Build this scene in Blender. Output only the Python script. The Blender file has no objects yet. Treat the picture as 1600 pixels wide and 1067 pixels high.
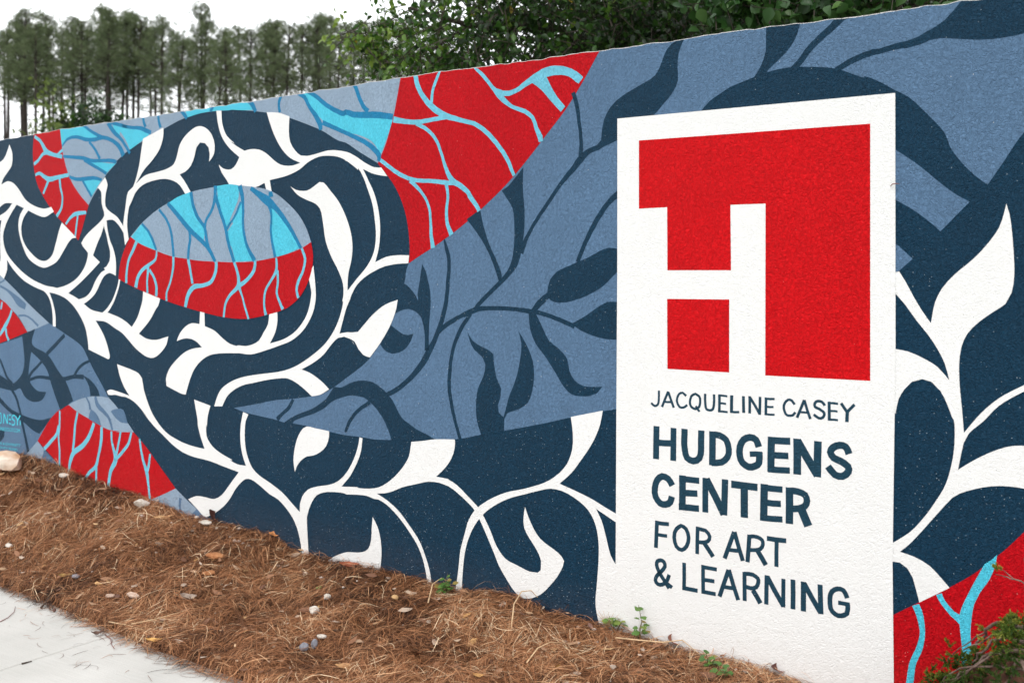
import bpy, math, random
import numpy as np
from mathutils import Vector, Matrix
from mathutils.geometry import delaunay_2d_cdt

SC = bpy.context.scene
COL = SC.collection
rng = np.random.default_rng(11)
random.seed(7)
R = math.radians

# ------------------------------------------------------------------ camera, sky, sun, exposure
PHI = 0.590546            # the wall runs away to the left at this angle
CU, SU = math.cos(PHI), math.sin(PHI)
X0, Y0, EYE = 0.96118, 4.3, 1.6
F, YH, W, H = 1700.0, 437.0, 1600.0, 1067.0

cam_d = bpy.data.cameras.new('camera')
cam = bpy.data.objects.new('camera', cam_d)
COL.objects.link(cam)
cam.location = (0, 0, EYE)
cam.rotation_euler = (R(90), 0, 0)
cam_d.sensor_width = 36.0
cam_d.lens = 36.0 * F / W
cam_d.shift_y = -(H / 2 - YH) / W
cam_d.clip_start = 0.05
cam_d.clip_end = 1500
cam_d.dof.use_dof = True
cam_d.dof.focus_distance = 4.9
cam_d.dof.aperture_fstop = 3.2
SC.camera = cam

world = bpy.data.worlds.new('World')
SC.world = world
world.use_nodes = True
wn, wl = world.node_tree.nodes, world.node_tree.links
wn.clear()
wo = wn.new('ShaderNodeOutputWorld')
bg = wn.new('ShaderNodeBackground')
sky = wn.new('ShaderNodeTexSky')
sky.sky_type = 'NISHITA'
sky.sun_disc = False
SUN_EL, SUN_ROT = R(52), R(205)
sky.sun_elevation = SUN_EL
sky.sun_rotation = SUN_ROT
tc = wn.new('ShaderNodeTexCoord')
cn = wn.new('ShaderNodeTexNoise')
cn.inputs['Scale'].default_value = 2.2
cn.inputs['Detail'].default_value = 5
cr = wn.new('ShaderNodeValToRGB')
cr.color_ramp.elements[0].position = 0.3
cr.color_ramp.elements[0].color = (0.84, 0.86, 0.89, 1)
cr.color_ramp.elements[1].position = 0.75
cr.color_ramp.elements[1].color = (1.0, 1.0, 1.0, 1)
cs = wn.new('ShaderNodeVectorMath'); cs.operation = 'SCALE'
cs.inputs['Scale'].default_value = 20.5          # bright even cloud deck
mx = wn.new('ShaderNodeMixRGB')
mx.inputs['Fac'].default_value = 0.9
wl.new(tc.outputs['Generated'], cn.inputs['Vector'])
wl.new(cn.outputs['Fac'], cr.inputs['Fac'])
wl.new(cr.outputs['Color'], cs.inputs[0])
wl.new(sky.outputs['Color'], mx.inputs['Color1'])
wl.new(cs.outputs['Vector'], mx.inputs['Color2'])
wl.new(mx.outputs['Color'], bg.inputs['Color'])
bg.inputs['Strength'].default_value = 0.1
wl.new(bg.outputs['Background'], wo.inputs['Surface'])

sun_d = bpy.data.lights.new('sun', 'SUN')
sun_d.energy = 1.0
sun_d.angle = R(25)
sun_d.color = (1.0, 0.965, 0.92)
sun = bpy.data.objects.new('sun', sun_d)
COL.objects.link(sun)
sd = Vector((math.sin(SUN_ROT) * math.cos(SUN_EL), math.cos(SUN_ROT) * math.cos(SUN_EL), math.sin(SUN_EL)))
sun.rotation_euler = sd.to_track_quat('Z', 'Y').to_euler()
sun.location = sd * 30

SC.view_settings.view_transform = 'Standard'
SC.view_settings.look = 'None'
SC.view_settings.exposure = 0.14
SC.view_settings.gamma = 1.0
SC.view_settings.use_curve_mapping = False

# ------------------------------------------------------------------ helpers
def tag(o, label=None, cat=None, group=None, kind=None):
    if label: o['label'] = label
    if cat: o['category'] = cat
    if group: o['group'] = group
    if kind: o['kind'] = kind
    return o

def link(o, parent=None):
    COL.objects.link(o)
    if parent: o.parent = parent
    return o

def empty(name, loc=(0, 0, 0), rz=0.0):
    o = bpy.data.objects.new(name, None)
    o.location = loc
    o.rotation_euler = (0, 0, rz)
    o.empty_display_size = 0.1
    return link(o)

def mesh_obj(name, verts, faces, mat, parent=None, smooth=False, rnd=None):
    me = bpy.data.meshes.new(name)
    me.from_pydata([tuple(v) for v in verts], [], [tuple(f) for f in faces])
    if smooth:
        me.polygons.foreach_set('use_smooth', [True] * len(me.polygons))
    if rnd is not None:
        a = me.attributes.new('rnd', 'FLOAT', 'POINT')
        a.data.foreach_set('value', np.asarray(rnd, dtype=np.float32))
    me.update()
    if mat: me.materials.append(mat)
    return link(bpy.data.objects.new(name, me), parent)

def np_mesh(name, V, Q, mat, parent=None, rnd=None, smooth=False):
    """V (n,3) floats, Q (m,k) ints with k = 3 or 4."""
    V = np.ascontiguousarray(V, dtype=np.float32); Q = np.ascontiguousarray(Q, dtype=np.int32)
    m, k = Q.shape
    me = bpy.data.meshes.new(name)
    me.vertices.add(len(V)); me.vertices.foreach_set('co', V.ravel())
    me.loops.add(m * k); me.loops.foreach_set('vertex_index', Q.ravel())
    me.polygons.add(m)
    me.polygons.foreach_set('loop_start', np.arange(0, m * k, k, dtype=np.int32))
    me.polygons.foreach_set('loop_total', np.full(m, k, dtype=np.int32))
    if smooth: me.polygons.foreach_set('use_smooth', np.ones(m, dtype=bool))
    if rnd is not None:
        a = me.attributes.new('rnd', 'FLOAT', 'POINT')
        a.data.foreach_set('value', np.ascontiguousarray(rnd, dtype=np.float32))
    me.update(calc_edges=True)
    me.validate()
    if mat: me.materials.append(mat)
    return link(bpy.data.objects.new(name, me), parent)

def tube(pts, radii, sides=7):
    pts = [Vector(p) for p in pts]
    V, Fc = [], []
    n = len(pts)
    ref = Vector((0.31, 0.22, 0.92))
    for i, p in enumerate(pts):
        t = (pts[min(i + 1, n - 1)] - pts[max(i - 1, 0)]).normalized()
        a = t.cross(ref)
        if a.length < 1e-3: a = t.cross(Vector((1, 0, 0)))
        a.normalize(); b = t.cross(a)
        for k in range(sides):
            th = 2 * math.pi * k / sides
            V.append(p + (a * math.cos(th) + b * math.sin(th)) * radii[i])
    for i in range(n - 1):
        for k in range(sides):
            k2 = (k + 1) % sides
            Fc.append((i * sides + k, i * sides + k2, (i + 1) * sides + k2, (i + 1) * sides + k))
    Fc.append(tuple(range(sides))[::-1]); Fc.append(tuple((n - 1) * sides + k for k in range(sides)))
    return V, Fc

def merge(parts):
    V, Fc = [], []
    for v, f in parts:
        o = len(V); V += list(v); Fc += [tuple(i + o for i in q) for q in f]
    return V, Fc

def to_world(u, v, z):
    """wall coordinates: u along the wall, v out towards the path, z up"""
    return Vector((X0 + u * CU - v * SU, Y0 - u * SU - v * CU, z))

def to_wall(p):
    dx, dy = p[0] - X0, p[1] - Y0
    return dx * CU - dy * SU, -(dx * SU + dy * CU)

def vnoise(x, y, seed=0):
    x = np.asarray(x, float); y = np.asarray(y, float)
    xi, yi = np.floor(x).astype(np.int64), np.floor(y).astype(np.int64)
    fx, fy = x - xi, y - yi
    fx, fy = fx * fx * (3 - 2 * fx), fy * fy * (3 - 2 * fy)
    def h(a, b):
        n = (a * 374761393 + b * 668265263 + seed * 974711) & 0x7fffffff
        n = ((n ^ (n >> 13)) * 1274126177) & 0x7fffffff
        return ((n ^ (n >> 16)) & 0xffff) / 65535.0
    return (h(xi, yi) * (1 - fx) + h(xi + 1, yi) * fx) * (1 - fy) + (h(xi, yi + 1) * (1 - fx) + h(xi + 1, yi + 1) * fx) * fy

TOP = [(-5.249, 2.529), (-4.855, 2.539), (-4.585, 2.547), (-3.909, 2.554), (-3.148, 2.563), (-2.439, 2.575), (-2.085, 2.580), (-1.811, 2.587), (-1.372, 2.589), (-1.012, 2.587), (-0.703, 2.587), (-0.308, 2.588), (0.000, 2.593), (0.187, 2.589), (0.519, 2.590), (0.768, 2.591), (0.972, 2.591)]
BASE = [(-5.249, 0.419), (-4.957, 0.458), (-4.610, 0.421), (-4.339, 0.375), (-3.909, 0.320), (-3.720, 0.307), (-3.381, 0.254), (-3.109, 0.241), (-2.920, 0.230), (-2.713, 0.229), (-2.476, 0.160), (-2.286, 0.161), (-2.085, 0.151), (-1.951, 0.155), (-1.676, 0.144), (-1.439, 0.127), (-1.274, 0.153), (-1.108, 0.151), (-0.952, 0.117), (-0.705, 0.104), (-0.493, 0.088), (-0.352, 0.077), (-0.226, 0.064), (-0.019, 0.066), (0.181, 0.036), (0.354, 0.012), (0.542, 0.012), (0.632, 0.072), (0.709, 0.169), (0.764, 0.226), (0.859, 0.285), (0.972, 0.388)]
TU, TZ = np.array([p[0] for p in TOP]), np.array([p[1] for p in TOP])
BU, BZ = np.array([p[0] for p in BASE]), np.array([p[1] for p in BASE])
U_MIN, U_MAX = -7.6, 1.0
def top_z(u): return np.interp(u, TU, TZ)
def base_z(u): return np.interp(u, BU, BZ)
def edge_v(u): return 1.115 + 0.108 * (np.clip(u, -6.5, 2.0) + 1.71) + 0.02 * np.sin(np.asarray(u) * 2.3)
def mulch_z(u, v):
    t = np.clip(v / edge_v(u), 0, 1.2)
    b = base_z(u)
    z = 0.022 + (b - 0.022) * np.clip(1 - t, 0, 1) ** 1.12
    z = z + (0.06 * (vnoise(u * 4.1 + 30, v * 4.1 + 9, 3) - 0.5) + 0.035 * (vnoise(u * 11 + 70, v * 11, 5) - 0.5)) * np.clip(np.minimum(t * 6, (1 - t) * 5), 0, 1)
    return z

def ray(px, py):
    return Vector(((px - W / 2) / F, 1.0, -(py - YH) / F))

def ground_at(px, py):
    """the spot on the mulch or the path that this line of sight meets"""
    d = ray(px, py)
    best = None
    for k in range(3000):
        y = 2.5 + k * 0.0025
        p = Vector((0, 0, EYE)) + d * y
        u, v = to_wall(p)
        g = float(mulch_z(np.array(u), np.array(v))) if v < float(edge_v(u)) else 0.0
        if p.z <= g or v < 0.004:
            return Vector((p.x, p.y, max(g, 0.0)))
    return p

def off_wall(px, py, v):
    """the point of this line of sight that lies v metres out from the wall"""
    d = ray(px, py)
    for k in range(40):
        pass
    # (X0,Y0) + ... : solve linear  v(y) = v
    ax, ay = d.x, d.y
    # v = -((x-X0)*SU + (y-Y0)*CU)
    y = (X0 * SU + Y0 * CU - v) / (ax * SU + ay * CU)
    return Vector((0, 0, EYE)) + d * y

# ------------------------------------------------------------------ materials
def new_mat(name):
    m = bpy.data.materials.new(name); m.use_nodes = True
    nt = m.node_tree
    return m, nt.nodes, nt.links, nt.nodes['Principled BSDF']

def math_node(n, l, op, a, b=None, c=None):
    x = n.new('ShaderNodeMath'); x.operation = op
    for i, s in enumerate((a, b, c)):
        if s is None: continue
        if isinstance(s, (int, float)): x.inputs[i].default_value = s
        else: l.new(s, x.inputs[i])
    return x.outputs[0]

def stucco(name, col, rough=0.5, speck=None, speck_amt=0.0, bump=1.0, var=0.2, spec=0.26):
    """roller-painted sprayed stucco: the relief lives in the wall's own coordinates, so it runs on under every colour"""
    m, n, l, b = new_mat(name)
    t = n.new('ShaderNodeTexCoord')
    def noise(scale, det, dist=0.0, rough_=0.55):
        x = n.new('ShaderNodeTexNoise')
        x.inputs['Scale'].default_value = scale; x.inputs['Detail'].default_value = det
        x.inputs['Distortion'].default_value = dist; x.inputs['Roughness'].default_value = rough_
        l.new(t.outputs['Object'], x.inputs['Vector'])
        return x.outputs['Fac']
    fine = noise(70, 3, 1.3)
    mid = noise(30, 3, 0.8)
    grain = noise(240, 2)
    big = noise(2.1, 4)
    # ridged worms of stucco
    rd = math_node(n, l, 'ABSOLUTE', math_node(n, l, 'SUBTRACT', fine, 0.5))
    rd = math_node(n, l, 'MULTIPLY', rd, -4.0)
    h = math_node(n, l, 'MULTIPLY_ADD', mid, 0.5, rd)
    h = math_node(n, l, 'MULTIPLY_ADD', grain, 0.35, h)
    bp = n.new('ShaderNodeBump')
    bp.inputs['Strength'].default_value = 0.95 * bump
    bp.inputs['Distance'].default_value = 0.0056
    l.new(h, bp.inputs['Height']); l.new(bp.outputs['Normal'], b.inputs['Normal'])
    # uneven coats of paint
    v = math_node(n, l, 'MULTIPLY_ADD', big, var, 1.0 - var * 0.5)
    mpv = n.new('ShaderNodeMapping'); mpv.inputs['Scale'].default_value = (9.0, 9.0, 2.6)
    l.new(t.outputs['Object'], mpv.inputs['Vector'])
    rol = n.new('ShaderNodeTexNoise'); rol.inputs['Scale'].default_value = 1.0; rol.inputs['Detail'].default_value = 5; rol.inputs['Roughness'].default_value = 0.65
    l.new(mpv.outputs['Vector'], rol.inputs['Vector'])
    v = math_node(n, l, 'MULTIPLY_ADD', math_node(n, l, 'SUBTRACT', rol.outputs['Fac'], 0.5), var * 1.1, v)
    v = math_node(n, l, 'MULTIPLY_ADD', math_node(n, l, 'SUBTRACT', grain, 0.5), var * 0.9, v)
    sc = n.new('ShaderNodeVectorMath'); sc.operation = 'SCALE'
    sc.inputs[0].default_value = col[:3]
    l.new(v, sc.inputs['Scale'])
    out = sc.outputs['Vector']
    if speck:
        vo = n.new('ShaderNodeTexVoronoi'); vo.inputs['Scale'].default_value = 120
        l.new(t.outputs['Object'], vo.inputs['Vector'])
        sp = n.new('ShaderNodeSeparateColor'); l.new(vo.outputs['Color'], sp.inputs['Color'])
        pick = math_node(n, l, 'LESS_THAN', sp.outputs[0], math_node(n, l, 'MULTIPLY', math_node(n, l, 'POWER', noise(3.3, 3), 3.0), speck_amt * 6.0))
        siz = math_node(n, l, 'MULTIPLY', sp.outputs[1], 0.22)
        dot = math_node(n, l, 'LESS_THAN', vo.outputs['Distance'], siz)
        # specks of dust, and glints painted on red, thicker towards the wall foot
        sx = n.new('ShaderNodeSeparateXYZ'); l.new(t.outputs['Object'], sx.inputs[0])
        mr = n.new('ShaderNodeMapRange'); mr.inputs[1].default_value = 0.1; mr.inputs[2].default_value = 2.0
        mr.inputs[3].default_value = 1.0; mr.inputs[4].default_value = 0.12
        l.new(sx.outputs[2], mr.inputs[0])
        ran = math_node(n, l, 'LESS_THAN', sp.outputs[2], mr.outputs[0])
        fac = math_node(n, l, 'MULTIPLY', math_node(n, l, 'MULTIPLY', pick, dot), ran)
        mixc = n.new('ShaderNodeMixRGB'); mixc.inputs['Color2'].default_value = (*speck, 1)
        l.new(fac, mixc.inputs['Fac']); l.new(out, mixc.inputs['Color1'])
        out = mixc.outputs['Color']
    # soil splashed up at the foot of the wall
    s2 = n.new('ShaderNodeSeparateXYZ'); l.new(t.outputs['Object'], s2.inputs[0])
    # height of the ground along the wall, roughly: 0.42 m at the left end, falling to the sign
    gz = n.new('ShaderNodeMapRange'); gz.inputs[1].default_value = -5.2; gz.inputs[2].default_value = 0.0
    gz.inputs[3].default_value = 0.40; gz.inputs[4].default_value = 0.06
    l.new(s2.outputs[0], gz.inputs[0])
    hg = math_node(n, l, 'SUBTRACT', s2.outputs[2], gz.outputs[0])
    ds = n.new('ShaderNodeMapRange'); ds.inputs[1].default_value = 0.0; ds.inputs[2].default_value = 0.20
    ds.inputs[3].default_value = 0.16; ds.inputs[4].default_value = 0.0
    l.new(hg, ds.inputs[0])
    df = math_node(n, l, 'MULTIPLY', ds.outputs[0], math_node(n, l, 'POWER', noise(23, 5), 1.6))
    md = n.new('ShaderNodeMixRGB'); md.inputs['Color2'].default_value = (0.30, 0.17, 0.10, 1)
    l.new(df, md.inputs['Fac']); l.new(out, md.inputs['Color1'])
    out = md.outputs['Color']
    l.new(out, b.inputs['Base Color'])
    b.inputs['Roughness'].default_value = rough
    b.inputs['Specular IOR Level'].default_value = spec
    return m

PAINT = {
    'navy':  stucco('navy_paint', (0.0010, 0.033, 0.070), 0.44, (0.30, 0.36, 0.40), 0.22, 1.1, 0.2, 0.19),
    'slate': stucco('slate_blue_paint', (0.092, 0.178, 0.298), 0.5, (0.6, 0.62, 0.65), 0.03),
    'grey':  stucco('grey_blue_paint', (0.285, 0.385, 0.50), 0.55),
    'cyan':  stucco('cyan_paint', (0.075, 0.58, 0.76), 0.52),
    'sky':   stucco('pale_cyan_paint', (0.165, 0.55, 0.71), 0.52),
    'teal':  stucco('teal_paint', (0.001, 0.21, 0.42), 0.52),
    'red':   stucco('red_paint', (0.545, 0.000, 0.006), 0.5, (0.62, 0.30, 0.28), 0.08, 1.1, 0.2, 0.13),  # pale flecks are glints of the relief, painted into the colour
    'signred': stucco('sign_red_paint', (0.66, 0.001, 0.005), 0.5, (0.75, 0.4, 0.35), 0.04, 1.1, 0.2, 0.14),
    'white': stucco('white_paint', (0.765, 0.765, 0.748), 0.55, (0.2, 0.18, 0.16), 0.03, 0.5, 0.05),
    'ink':   stucco('letter_navy_paint', (0.004, 0.046, 0.080), 0.5, (0.6, 0.6, 0.6), 0.08),
    'sig':   stucco('signature_cyan_paint', (0.07, 0.56, 0.70), 0.5, None, 0, 0.6),
    'bare':  stucco('bare_stucco', (0.62, 0.60, 0.57), 0.8, None, 0, 1.0, 0.2),
}

def simple(name, col, rough=0.7, var=0.3, scale=12, bump=0.0, bscale=40, col2=None, spec=0.3):
    m, n, l, b = new_mat(name)
    t = n.new('ShaderNodeTexCoord')
    x = n.new('ShaderNodeTexNoise'); x.inputs['Scale'].default_value = scale; x.inputs['Detail'].default_value = 6
    l.new(t.outputs['Object'], x.inputs['Vector'])
    r = n.new('ShaderNodeValToRGB')
    c2 = col2 or tuple(c * (1 + var) for c in col)
    r.color_ramp.elements[0].position = 0.32; r.color_ramp.elements[1].position = 0.68
    r.color_ramp.elements[0].color = (*[c * (1 - var) for c in col], 1)
    r.color_ramp.elements[1].color = (*c2, 1)
    l.new(x.outputs['Fac'], r.inputs['Fac']); l.new(r.outputs['Color'], b.inputs['Base Color'])
    b.inputs['Roughness'].default_value = rough
    b.inputs['Specular IOR Level'].default_value = spec
    if bump:
        y = n.new('ShaderNodeTexNoise'); y.inputs['Scale'].default_value = bscale; y.inputs['Detail'].default_value = 6
        l.new(t.outputs['Object'], y.inputs['Vector'])
        bp = n.new('ShaderNodeBump'); bp.inputs['Strength'].default_value = 0.7; bp.inputs['Distance'].default_value = bump
        l.new(y.outputs['Fac'], bp.inputs['Height']); l.new(bp.outputs['Normal'], b.inputs['Normal'])
    return m

def by_attr(name, stops, rough=0.6, spec=0.3, trans=0.0):
    """one material whose pieces each carry their own tone (float attribute rnd)"""
    m, n, l, b = new_mat(name)
    a = n.new('ShaderNodeAttribute'); a.attribute_name = 'rnd'
    r = n.new('ShaderNodeValToRGB')
    e = r.color_ramp.elements
    while len(e) < len(stops): e.new(0.5)
    for el, (p, c) in zip(e, stops): el.position = p; el.color = (*c, 1)
    l.new(a.outputs['Fac'], r.inputs['Fac']); l.new(r.outputs['Color'], b.inputs['Base Color'])
    b.inputs['Roughness'].default_value = rough
    b.inputs['Specular IOR Level'].default_value = spec
    if trans:
        tr = n.new('ShaderNodeBsdfTranslucent'); ms = n.new('ShaderNodeMixShader'); ms.inputs[0].default_value = trans
        l.new(r.outputs['Color'], tr.inputs['Color'])
        l.new(b.outputs[0], ms.inputs[1]); l.new(tr.outputs[0], ms.inputs[2])
        l.new(ms.outputs[0], n['Material Output'].inputs['Surface'])
    return m

M_SOIL = simple('soil', (0.085, 0.036, 0.020), 0.95, 0.5, 14, 0.02, 60)
M_STRAW = by_attr('pine_straw', [(0.0, (0.022, 0.010, 0.006)), (0.30, (0.135, 0.055, 0.024)), (0.63, (0.375, 0.160, 0.070)), (0.92, (0.59, 0.335, 0.175)), (1.0, (0.76, 0.57, 0.37))], 0.6, 0.2)
M_LITTER = by_attr('dead_leaves', [(0.0, (0.10, 0.045, 0.028)), (0.3, (0.24, 0.11, 0.055)), (0.55, (0.36, 0.22, 0.13)), (0.8, (0.42, 0.33, 0.26)), (0.93, (0.50, 0.27, 0.09)), (1.0, (0.55, 0.48, 0.40))], 0.6, 0.3)
M_GRIT = by_attr('stone_chips', [(0.0, (0.10, 0.075, 0.06)), (0.45, (0.28, 0.19, 0.13)), (0.8, (0.42, 0.33, 0.27)), (1.0, (0.66, 0.60, 0.54))], 0.8)
M_BARK = simple('bark', (0.050, 0.040, 0.032), 0.9, 0.4, 20, 0.01, 30)
M_PINEBARK = simple('pine_bark', (0.040, 0.032, 0.028), 0.9, 0.4, 3)
M_PINE = by_attr('pine_needles', [(0.0, (0.062, 0.088, 0.042)), (0.5, (0.115, 0.150, 0.074)), (1.0, (0.18, 0.215, 0.11))], 0.6, 0.15, 0.35)  # greens lightened to put distance haze into the needle colour
M_PINE_B = by_attr('yellow_green_leaves', [(0.0, (0.08, 0.12, 0.03)), (1.0, (0.16, 0.21, 0.05))], 0.6, 0.2, 0.3)
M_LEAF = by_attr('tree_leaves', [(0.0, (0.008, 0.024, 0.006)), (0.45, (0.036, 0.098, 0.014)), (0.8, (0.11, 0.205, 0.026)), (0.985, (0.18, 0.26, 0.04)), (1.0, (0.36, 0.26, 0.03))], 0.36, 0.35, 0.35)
M_GLOSS = by_attr('glossy_leaves', [(0.0, (0.012, 0.044, 0.010)), (0.6, (0.035, 0.092, 0.020)), (1.0, (0.080, 0.160, 0.034))], 0.34, 0.4, 0.2)
M_WEED = by_attr('weed_leaves', [(0.0, (0.045, 0.12, 0.02)), (0.6, (0.11, 0.21, 0.04)), (0.9, (0.22, 0.25, 0.05)), (1.0, (0.30, 0.14, 0.05))], 0.5, 0.4, 0.2)
M_JUN = by_attr('juniper_needles', [(0.0, (0.014, 0.034, 0.007)), (0.45, (0.050, 0.100, 0.016)), (0.8, (0.15, 0.20, 0.028)), (1.0, (0.34, 0.31, 0.06))], 0.5, 0.25, 0.25)
M_JUNWOOD = simple('juniper_wood', (0.13, 0.075, 0.055), 0.85, 0.5, 30, 0.004, 60, (0.24, 0.17, 0.14))
M_STEM = simple('weed_stem', (0.16, 0.13, 0.05), 0.6, 0.3)

def concrete_mat():
    m, n, l, b = new_mat('broomed_concrete')
    t = n.new('ShaderNodeTexCoord')
    def noise(scale, det, vec=None):
        x = n.new('ShaderNodeTexNoise'); x.inputs['Scale'].default_value = scale; x.inputs['Detail'].default_value = det
        l.new(vec or t.outputs['Object'], x.inputs['Vector']); return x.outputs['Fac']
    mp = n.new('ShaderNodeMapping'); mp.inputs['Scale'].default_value = (1.5, 60, 1)
    l.new(t.outputs['Object'], mp.inputs['Vector'])
    broom = noise(3.0, 3, mp.outputs['Vector'])
    blot = noise(2.3, 6); fine = noise(160, 3)
    r = n.new('ShaderNodeValToRGB')
    r.color_ramp.elements[0].position = 0.36; r.color_ramp.elements[0].color = (0.41, 0.40, 0.37, 1)
    r.color_ramp.elements[1].position = 0.66; r.color_ramp.elements[1].color = (0.53, 0.515, 0.482, 1)
    l.new(math_node(n, l, 'MULTIPLY_ADD', fine, 0.25, math_node(n, l, 'MULTIPLY_ADD', broom, 0.25, math_node(n, l, 'MULTIPLY', blot, 0.5))), r.inputs['Fac'])
    l.new(r.outputs['Color'], b.inputs['Base Color'])
    bp = n.new('ShaderNodeBump'); bp.inputs['Strength'].default_value = 0.5; bp.inputs['Distance'].default_value = 0.002
    l.new(math_node(n, l, 'ADD', broom, fine), bp.inputs['Height']); l.new(bp.outputs['Normal'], b.inputs['Normal'])
    b.inputs['Roughness'].default_value = 0.85
    return m
M_CONC = concrete_mat()
M_GRASS = simple('rough_grass', (0.07, 0.085, 0.035), 0.9, 0.4, 1.5, 0.03, 20)
M_ROAD = simple('asphalt', (0.055, 0.055, 0.056), 0.9, 0.25, 30, 0.004, 150)

# ------------------------------------------------------------------ the setting: ground, path, mulch bed
def sheet(name, pts, z, mat):
    o = mesh_obj(name, [(x, y, z) for x, y in pts], [tuple(range(len(pts)))], mat)
    return tag(o, kind='structure')
sheet('ground', [(-600, -400), (600, -400), (600, 700), (-600, 700)], -0.12, M_GRASS)
us = [-60, 60]
sheet('road', [tuple(to_world(u, v, 0)[:2]) for u, v in ((-60, 3.4), (-60, 11), (60, 11), (60, 3.4))], -0.112, M_ROAD)

side = empty('sidewalk', tuple(to_world(0, 0, 0)), -PHI)
tag(side, kind='structure')
joints = [-9.0, -7.13, -5.63, -4.13, -2.63, -1.13, 0.37, 1.87, 3.37, 6.0]
for a, b_ in zip(joints[:-1], joints[1:]):
    a2, b2 = a + 0.002, b_ - 0.002
    uu = np.linspace(a2, b2, 13)
    loop = [(u, -(float(edge_v(u)) - 0.01)) for u in uu] + [(b2, -3.2), (a2, -3.2)]
    n_ = len(loop)
    cxm = sum(p[0] for p in loop) / n_; cym = sum(p[1] for p in loop) / n_
    V = [(x, y, -0.12) for x, y in loop] + [(x, y, -0.007) for x, y in loop] + [(x + (0.006 if x < cxm else -0.006) * (abs(x - a2) < .01 or abs(x - b2) < .01), y, 0.0) for x, y in loop]
    Fc = [tuple(range(2 * n_, 3 * n_))]
    for lv in (0, 1):
        for i in range(n_):
            j = (i + 1) % n_
            Fc.append((lv * n_ + i, lv * n_ + j, (lv + 1) * n_ + j, (lv + 1) * n_ + i))
    mesh_obj('slab', V, Fc, M_CONC, side)
# mortar-grey bottom of the joints
gj = [(-9, -0.9), (6, -0.9), (6, -3.2), (-9, -3.2)]
mesh_obj('joint_bed', [(u, v - 0.15, -0.006) for u, v in gj], [(0, 1, 2, 3)], M_CONC, side)

gu = np.arange(-7.8, 2.4, 0.03); gt = np.linspace(0, 1.03, 44)
UU, TT = np.meshgrid(gu, gt, indexing='ij')
VV = TT * edge_v(UU) - 0.03
ZZ = mulch_z(UU, VV)
ZZ = np.where(TT > 1.0, -0.06, ZZ - 0.012)
P = np.stack([X0 + UU * CU - VV * SU, Y0 - UU * SU - VV * CU, ZZ], -1).reshape(-1, 3)
nu, nt_ = UU.shape
idx = np.arange(nu * nt_).reshape(nu, nt_)
Q = np.stack([idx[:-1, :-1], idx[:-1, 1:], idx[1:, 1:], idx[1:, :-1]], -1).reshape(-1, 4)
tag(np_mesh('mulch_bed', P, Q, M_SOIL, None, None, True), kind='structure')

# ------------------------------------------------------------------ the wall and its mural
wall = empty('mural_wall', tuple(to_world(0, 0, 0)), -PHI)
tag(wall, 'long stucco wall painted with a blue, red and white vine mural and sign', 'wall', None, 'thing')
THICK = 0.3
wu = np.arange(U_MIN, U_MAX + 1e-6, 0.02)
lip = 0.007 * (vnoise(wu * 17, wu * 0, 8) - 0.5) + 0.004 * (vnoise(wu * 55, wu * 0, 9) - 0.5)
wt = top_z(wu) + lip
V, Fc = [], []
prof = 7
for u, z in zip(wu, wt):
    V += [(u, 0, -0.4), (u, 0, z - 0.003), (u, 0.002, z - 0.001), (u, 0.014, z), (u, THICK - 0.014, z), (u, THICK, z - 0.012), (u, THICK, -0.4)]
for i in range(len(wu) - 1):
    for k in range(prof - 1):
        Fc.append((i * prof + k, i * prof + k + 1, (i + 1) * prof + k + 1, (i + 1) * prof + k)[::-1])
e0 = (len(wu) - 1) * prof
Fc += [tuple(range(prof)), tuple(e0 + k for k in range(prof))[::-1]]
mesh_obj('wall_body', V, Fc, PAINT['bare'], wall)

lim = top_z(wu) + lip - 0.0032 - 0.0018 * vnoise(wu * 40, wu * 0 + 5, 12)
V, Fc = [], []
for u, z in zip(wu, lim): V += [(u, -0.0006, -0.4), (u, -0.0006, z)]
for i in range(len(wu) - 1): Fc.append((2 * i, 2 * i + 2, 2 * i + 3, 2 * i + 1))
mesh_obj('painted_background', V, Fc, PAINT['navy'], wall)

def lim_z(u): return np.interp(u, wu, lim)

def parse(s):
    out = []
    for t in s.split():
        corner = t.endswith('!'); t = t.rstrip('!')
        w = None
        if ':' in t: t, w = t.split(':'); w = int(w) / 1e4
        x, y = t.split(',')
        out.append((int(x) / 1e4, int(y) / 1e4, corner, w))
    return out

def crom(p0, p1, p2, p3, n):
    """centripetal Catmull-Rom from p1 to p2"""
    P_ = [np.array(p, float) for p in (p0, p1, p2, p3)]
    t = [0.0]
    for i in range(3): t.append(t[-1] + max(np.linalg.norm((P_[i + 1] - P_[i])[:2]) ** 0.5, 1e-4))
    res = []
    for k in range(n):
        x = t[1] + (t[2] - t[1]) * k / n
        A1 = P_[0] + (P_[1] - P_[0]) * ((x - t[0]) / (t[1] - t[0]))
        A2 = P_[1] + (P_[2] - P_[1]) * ((x - t[1]) / (t[2] - t[1]))
        A3 = P_[2] + (P_[3] - P_[2]) * ((x - t[2]) / (t[3] - t[2]))
        B1 = A1 + (A2 - A1) * ((x - t[0]) / (t[2] - t[0]))
        B2 = A2 + (A3 - A2) * ((x - t[1]) / (t[3] - t[1]))
        res.append(B1 + (B2 - B1) * ((x - t[1]) / (t[2] - t[1])))
    return res

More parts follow.
